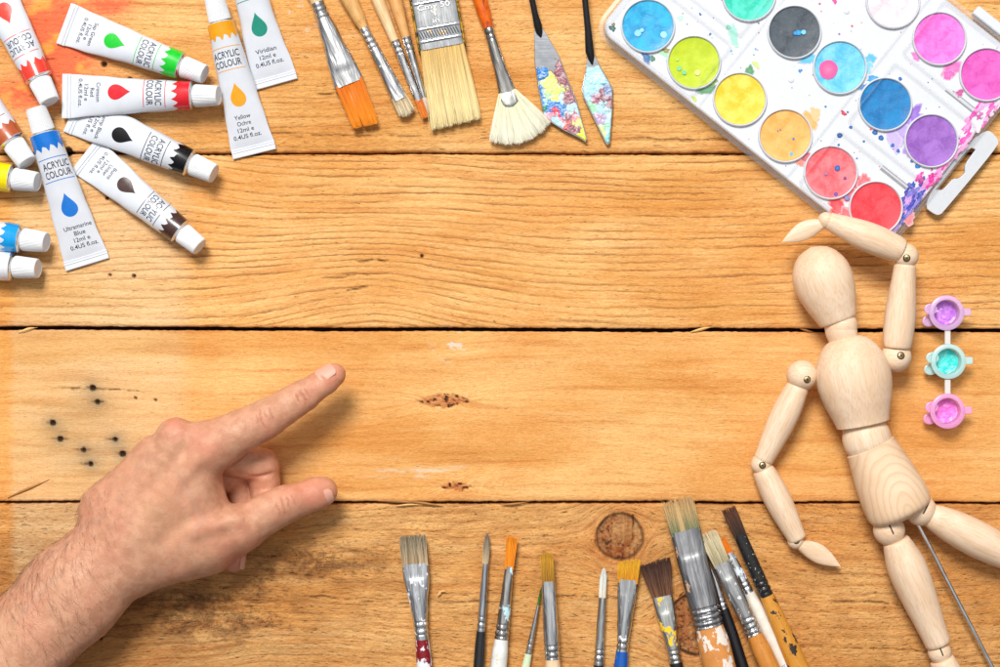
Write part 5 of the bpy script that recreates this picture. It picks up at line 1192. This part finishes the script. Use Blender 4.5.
# rests on the table
F = np.maximum(F, 1.2-GZ)
F[0] = F[-1] = 5; F[:, 0] = F[:, -1] = 5; F[:, :, 0] = F[:, :, -1] = 5
V, Q = surface_nets(F, (gx[0], gyy[0], gz[0]), HH); del F, GX, GY, GZ
# relax once
for _ in range(2):
    acc = np.zeros_like(V); cnt = np.zeros(len(V))
    for a in range(4):
        b = (a+1) % 4; np.add.at(acc, Q[:, a], V[Q[:, b]]); np.add.at(cnt, Q[:, a], 1); np.add.at(acc, Q[:, b], V[Q[:, a]]); np.add.at(cnt, Q[:, b], 1)
    V = V*.5+(acc/cnt[:, None])*.5
vx, vy, vz = V[:, 0], V[:, 1], V[:, 2]
kk = (1-vz/HP); wxp = (vx-500)*kk*S; wyp = (333.5-vy)*kk*S
me = bpy.data.meshes.new('person'); Qf = Q[:, ::-1]
me.from_pydata(np.stack([wxp, wyp, vz*S], 1).tolist(), [], Qf.tolist())
bm = bmesh.new(); bm.from_mesh(me); bmesh.ops.recalc_face_normals(bm, faces=bm.faces[:]); bm.to_mesh(me); bm.free()
me.polygons.foreach_set('use_smooth', [True]*len(me.polygons))
nzv = np.zeros(len(me.vertices)*3, np.float32); me.vertices.foreach_get('normal', nzv); nzv = nzv.reshape(-1, 3)[:, 2]
g3 = lambda x, y, s_: np.exp(-((vx-x)**2+(vy-y)**2)/(s_*s_))
red = .75*g3(176, 424, 15)+.8*g3(203, 446, 17)+.35*g3(262, 418, 14)+.55*g3(334, 376, 14)+.35*g3(308, 400, 14)+.55*g3(300, 490, 24)+.6*g3(322, 494, 16)+.15*g3(270, 470, 22)+.1*g3(245, 500, 20)+.7*g3(234, 564, 14)+.35*g3(225, 530, 25)+.3*g3(275, 440, 20)
red += .45*(fbm(vx*.035, vy*.035, 900)-.42)*2+.25*(fbm(vx*.15, vy*.15, 901)-.45)*2
yel = .5*g3(150, 500, 40)+.4*g3(190, 530, 30)+.4*(fbm(vx*.02+9, vy*.02, 905)-.45)*2
vein = np.zeros_like(vx)
for (x0, y0, x1, y1, w_) in ((175, 470, 205, 520, 2.6), (150, 455, 118, 500, 2.6), (185, 475, 178, 500, 2.2), (205, 520, 160, 575, 2.6), (100, 520, 40, 560, 3), (60, 575, 10, 625, 3)):
    dx, dy = x1-x0, y1-y0; t = np.clip(((vx-x0)*dx+(vy-y0)*dy)/(dx*dx+dy*dy), 0, 1); d_ = np.hypot(vx-x0-dx*t, vy-y0-dy*t+2*np.sin(t*6)); vein = np.maximum(vein, np.exp(-(d_/w_)**2)*.6)
crease = np.zeros_like(vx)
for (cx, cy, ax_, ay_, L_, w_) in ((262, 419, .36, .93, 15, 1.1), (267, 416.5, .46, .89, 13, 1.0), (257, 421.5, .30, .95, 11, .9), (272, 413, .52, .85, 9, .9), (303, 396, .5, .86, 11, .9), (308, 393, .5, .86, 9, .8), (299, 398, .45, .9, 8, .8), (283, 507, .36, .93, 14, 1.0), (289, 504, .40, .92, 12, .9), (278, 509, .30, .95, 10, .9), (294, 500, .4, .9, 9, .8),
                                   (236, 462, .75, -.66, 14, 1.0), (230, 466, .8, -.6, 12, .9), (246, 455, .7, -.7, 10, .9)):
    u_ = (vx-cx)*ax_+(vy-cy)*ay_; v_ = -(vx-cx)*ay_+(vy-cy)*ax_+(fbm(vx*.13, vy*.13, int(cx))-.5)*5
    crease = np.maximum(crease, np.exp(-(v_/(w_*1.0))**2)*sm(np.abs(u_), L_, L_*.3)*(.45+.55*((cx*1.3) % 1)))
crease *= (nzv > .1)
for nm, a in (('red', red), ('yel', yel), ('vein', vein), ('crease', crease)):
    at = me.attributes.new(nm, 'FLOAT', 'POINT'); at.data.foreach_set('value', np.clip(a, 0, 1).astype(np.float32))
q = NT('skin'); co = q.obj(); nz_ = q.noise(co, .10, 5, .6); fine = q.noise(co, .75, 3, .65)
c = q.mix(q.ramp(nz_, .35, .65), srgb(214, 160, 128), srgb(196, 140, 109))
c = q.mix(q.math('MULTIPLY', q.attr('yel'), .55), c, srgb(208, 162, 118)); c = q.mix(q.math('MULTIPLY', q.attr('red'), .6), c, srgb(214, 122, 98)); c = q.mix(q.math('MULTIPLY', q.attr('vein'), .35), c, srgb(176, 146, 128))
c = q.mix(q.ramp(fine, .52, .72, 0, .3), c, srgb(184, 120, 96)); c = q.mix(q.math('MULTIPLY', q.attr('crease'), .42), c, srgb(172, 96, 78))
vor = q.n('ShaderNodeTexVoronoi'); vor.feature = 'DISTANCE_TO_EDGE'; q.t.links.new(q.obj((.55, .55, .55)), vor.inputs['Vector']); vor.inputs['Scale'].default_value = 1
wr = q.noise(q.obj((.22, .22, .22)), 1, 5, .7, .8)
hh = q.math('ADD', q.math('ADD', q.math('MULTIPLY', q.attr('crease'), -2.6), q.math('MULTIPLY', q.ramp(vor.outputs['Distance'], 0, .12), .35)), q.math('ADD', wr, q.math('MULTIPLY', fine, .3)))
M_SKIN = q.out(c, q.ramp(fine, .3, .7, .34, .52), 0, q.bump(hh, .7, .0004), Subsurface_Weight=.08, Subsurface_Radius=(.003, .0012, .0007), Subsurface_Scale=1.0, Specular_IOR_Level=.45)
me.materials.append(M_SKIN)
person = bpy.data.objects.new('person', me); C.objects.link(person)
tag(person, 'bare left hand and hairy forearm pointing with the index finger, thumb stretched out', 'person')
# nails
M_NAIL = NT('fingernail'); M_NAIL = M_NAIL.out(srgb(218, 162, 140), .5, 0, None, Subsurface_Weight=.2, Subsurface_Radius=(.003, .001, .0008), Coat_Weight=.0)
def nail(c0, axis, up, R, L, span, name='fingernail'):
    ax_ = Vector(axis).normalized(); up_ = (Vector(up)-Vector(up).dot(ax_)*ax_).normalized(); sd_ = ax_.cross(up_)
    m_ = MB(); nu, nv = 12, 14; vs = []; cs = []
    for i in range(nv+1):
        t = i/nv
        for j_ in range(nu+1):
            u = (j_/nu*2-1); ww = span*(math.sqrt(max(0, 1-((t-.84)/.20)**2)) if t > .84 else (.82+.18*min(1, t/.3)) if t > .12 else .82*math.sqrt(max(.0, 1-((.12-t)/.13)**2)))
            a = u*ww; rr = R*(1-.13*t*t)+.75
            p = Vector(c0)+ax_*(t*L)+up_*(rr*math.cos(a))+sd_*(rr*math.sin(a))
            v_ = W(p.x, p.y, p.z)/S; vs.append(tuple(v_))
            cs.append((1, 1, 1))
    m_.add(vs, [[i*(nu+1)+j_, i*(nu+1)+j_+1, (i+1)*(nu+1)+j_+1, (i+1)*(nu+1)+j_] for i in range(nv) for j_ in range(nu)])
    return m_.build(name, M_NAIL, person)
nail((320.5, 384.0, 51.6), (10, -6.8, -1.6), (-.40, -.62, .9), 13.4, 19, .68)
nail((310, 497, 38.8), (10, -4.0, -1), (.24, .50, .85), 15.2, 21, .66)
nail((233.6, 556, 15.2), (-.5, 10, 0), (.9, 0, .45), 12.0, 13, .5)
# arm hair
hm = MB(); random.seed(5)
nrm = np.zeros(len(me.vertices)*3, np.float32); me.vertices.foreach_get('normal', nrm); nrm = nrm.reshape(-1, 3)
cand = np.argwhere((vx < 128) & (nrm[:, 2] > -.1) & (vx > -30))[:, 0]
cnt = 0
while cnt < 900:
    i = int(random.choice(cand)); x, y, z = vx[i], vy[i], vz[i]
    pr = .95 if x < 70 else max(.04, 1-(x-70)/60)
    side = (y-(596+(70-x)*.96))         # + = lower side of the arm
    pr *= .45+.55*max(0, min(1, (20-side)/60))
    if random.random() > pr: continue
    cnt += 1
    n = Vector(nrm[i]); d = Vector((.35+random.gauss(0, .22), -.80+random.gauss(0, .22), 0)); d = (d-d.dot(n)*n).normalized()
    L = random.uniform(10, 20)*(1 if x < 80 else .6); P = Vector((wxp[i]/S, wyp[i]/S, z)); sd_ = n.cross(d).normalized(); bend = random.gauss(1.5, 1.8); r = random.uniform(.07, .12)
    vs = []
    for k in range(5):
        t = k/4; p = P-n*.2+d*(L*t)+n*(1.5*math.sin(t*2.4))+sd_*(bend*t*t)
        rr = r*(1-.8*t)
        for g_ in range(3): an = g_*2.094; vs.append(p+sd_*math.cos(an)*rr+n*math.sin(an)*rr)
    hm.add(vs, [[k*3+g_, k*3+(g_+1) % 3, (k+1)*3+(g_+1) % 3, (k+1)*3+g_] for k in range(4) for g_ in range(3)])
hm.build('arm_hair', plain('brown_arm_hair', (.15, .085, .045), .6), person, angle=180)
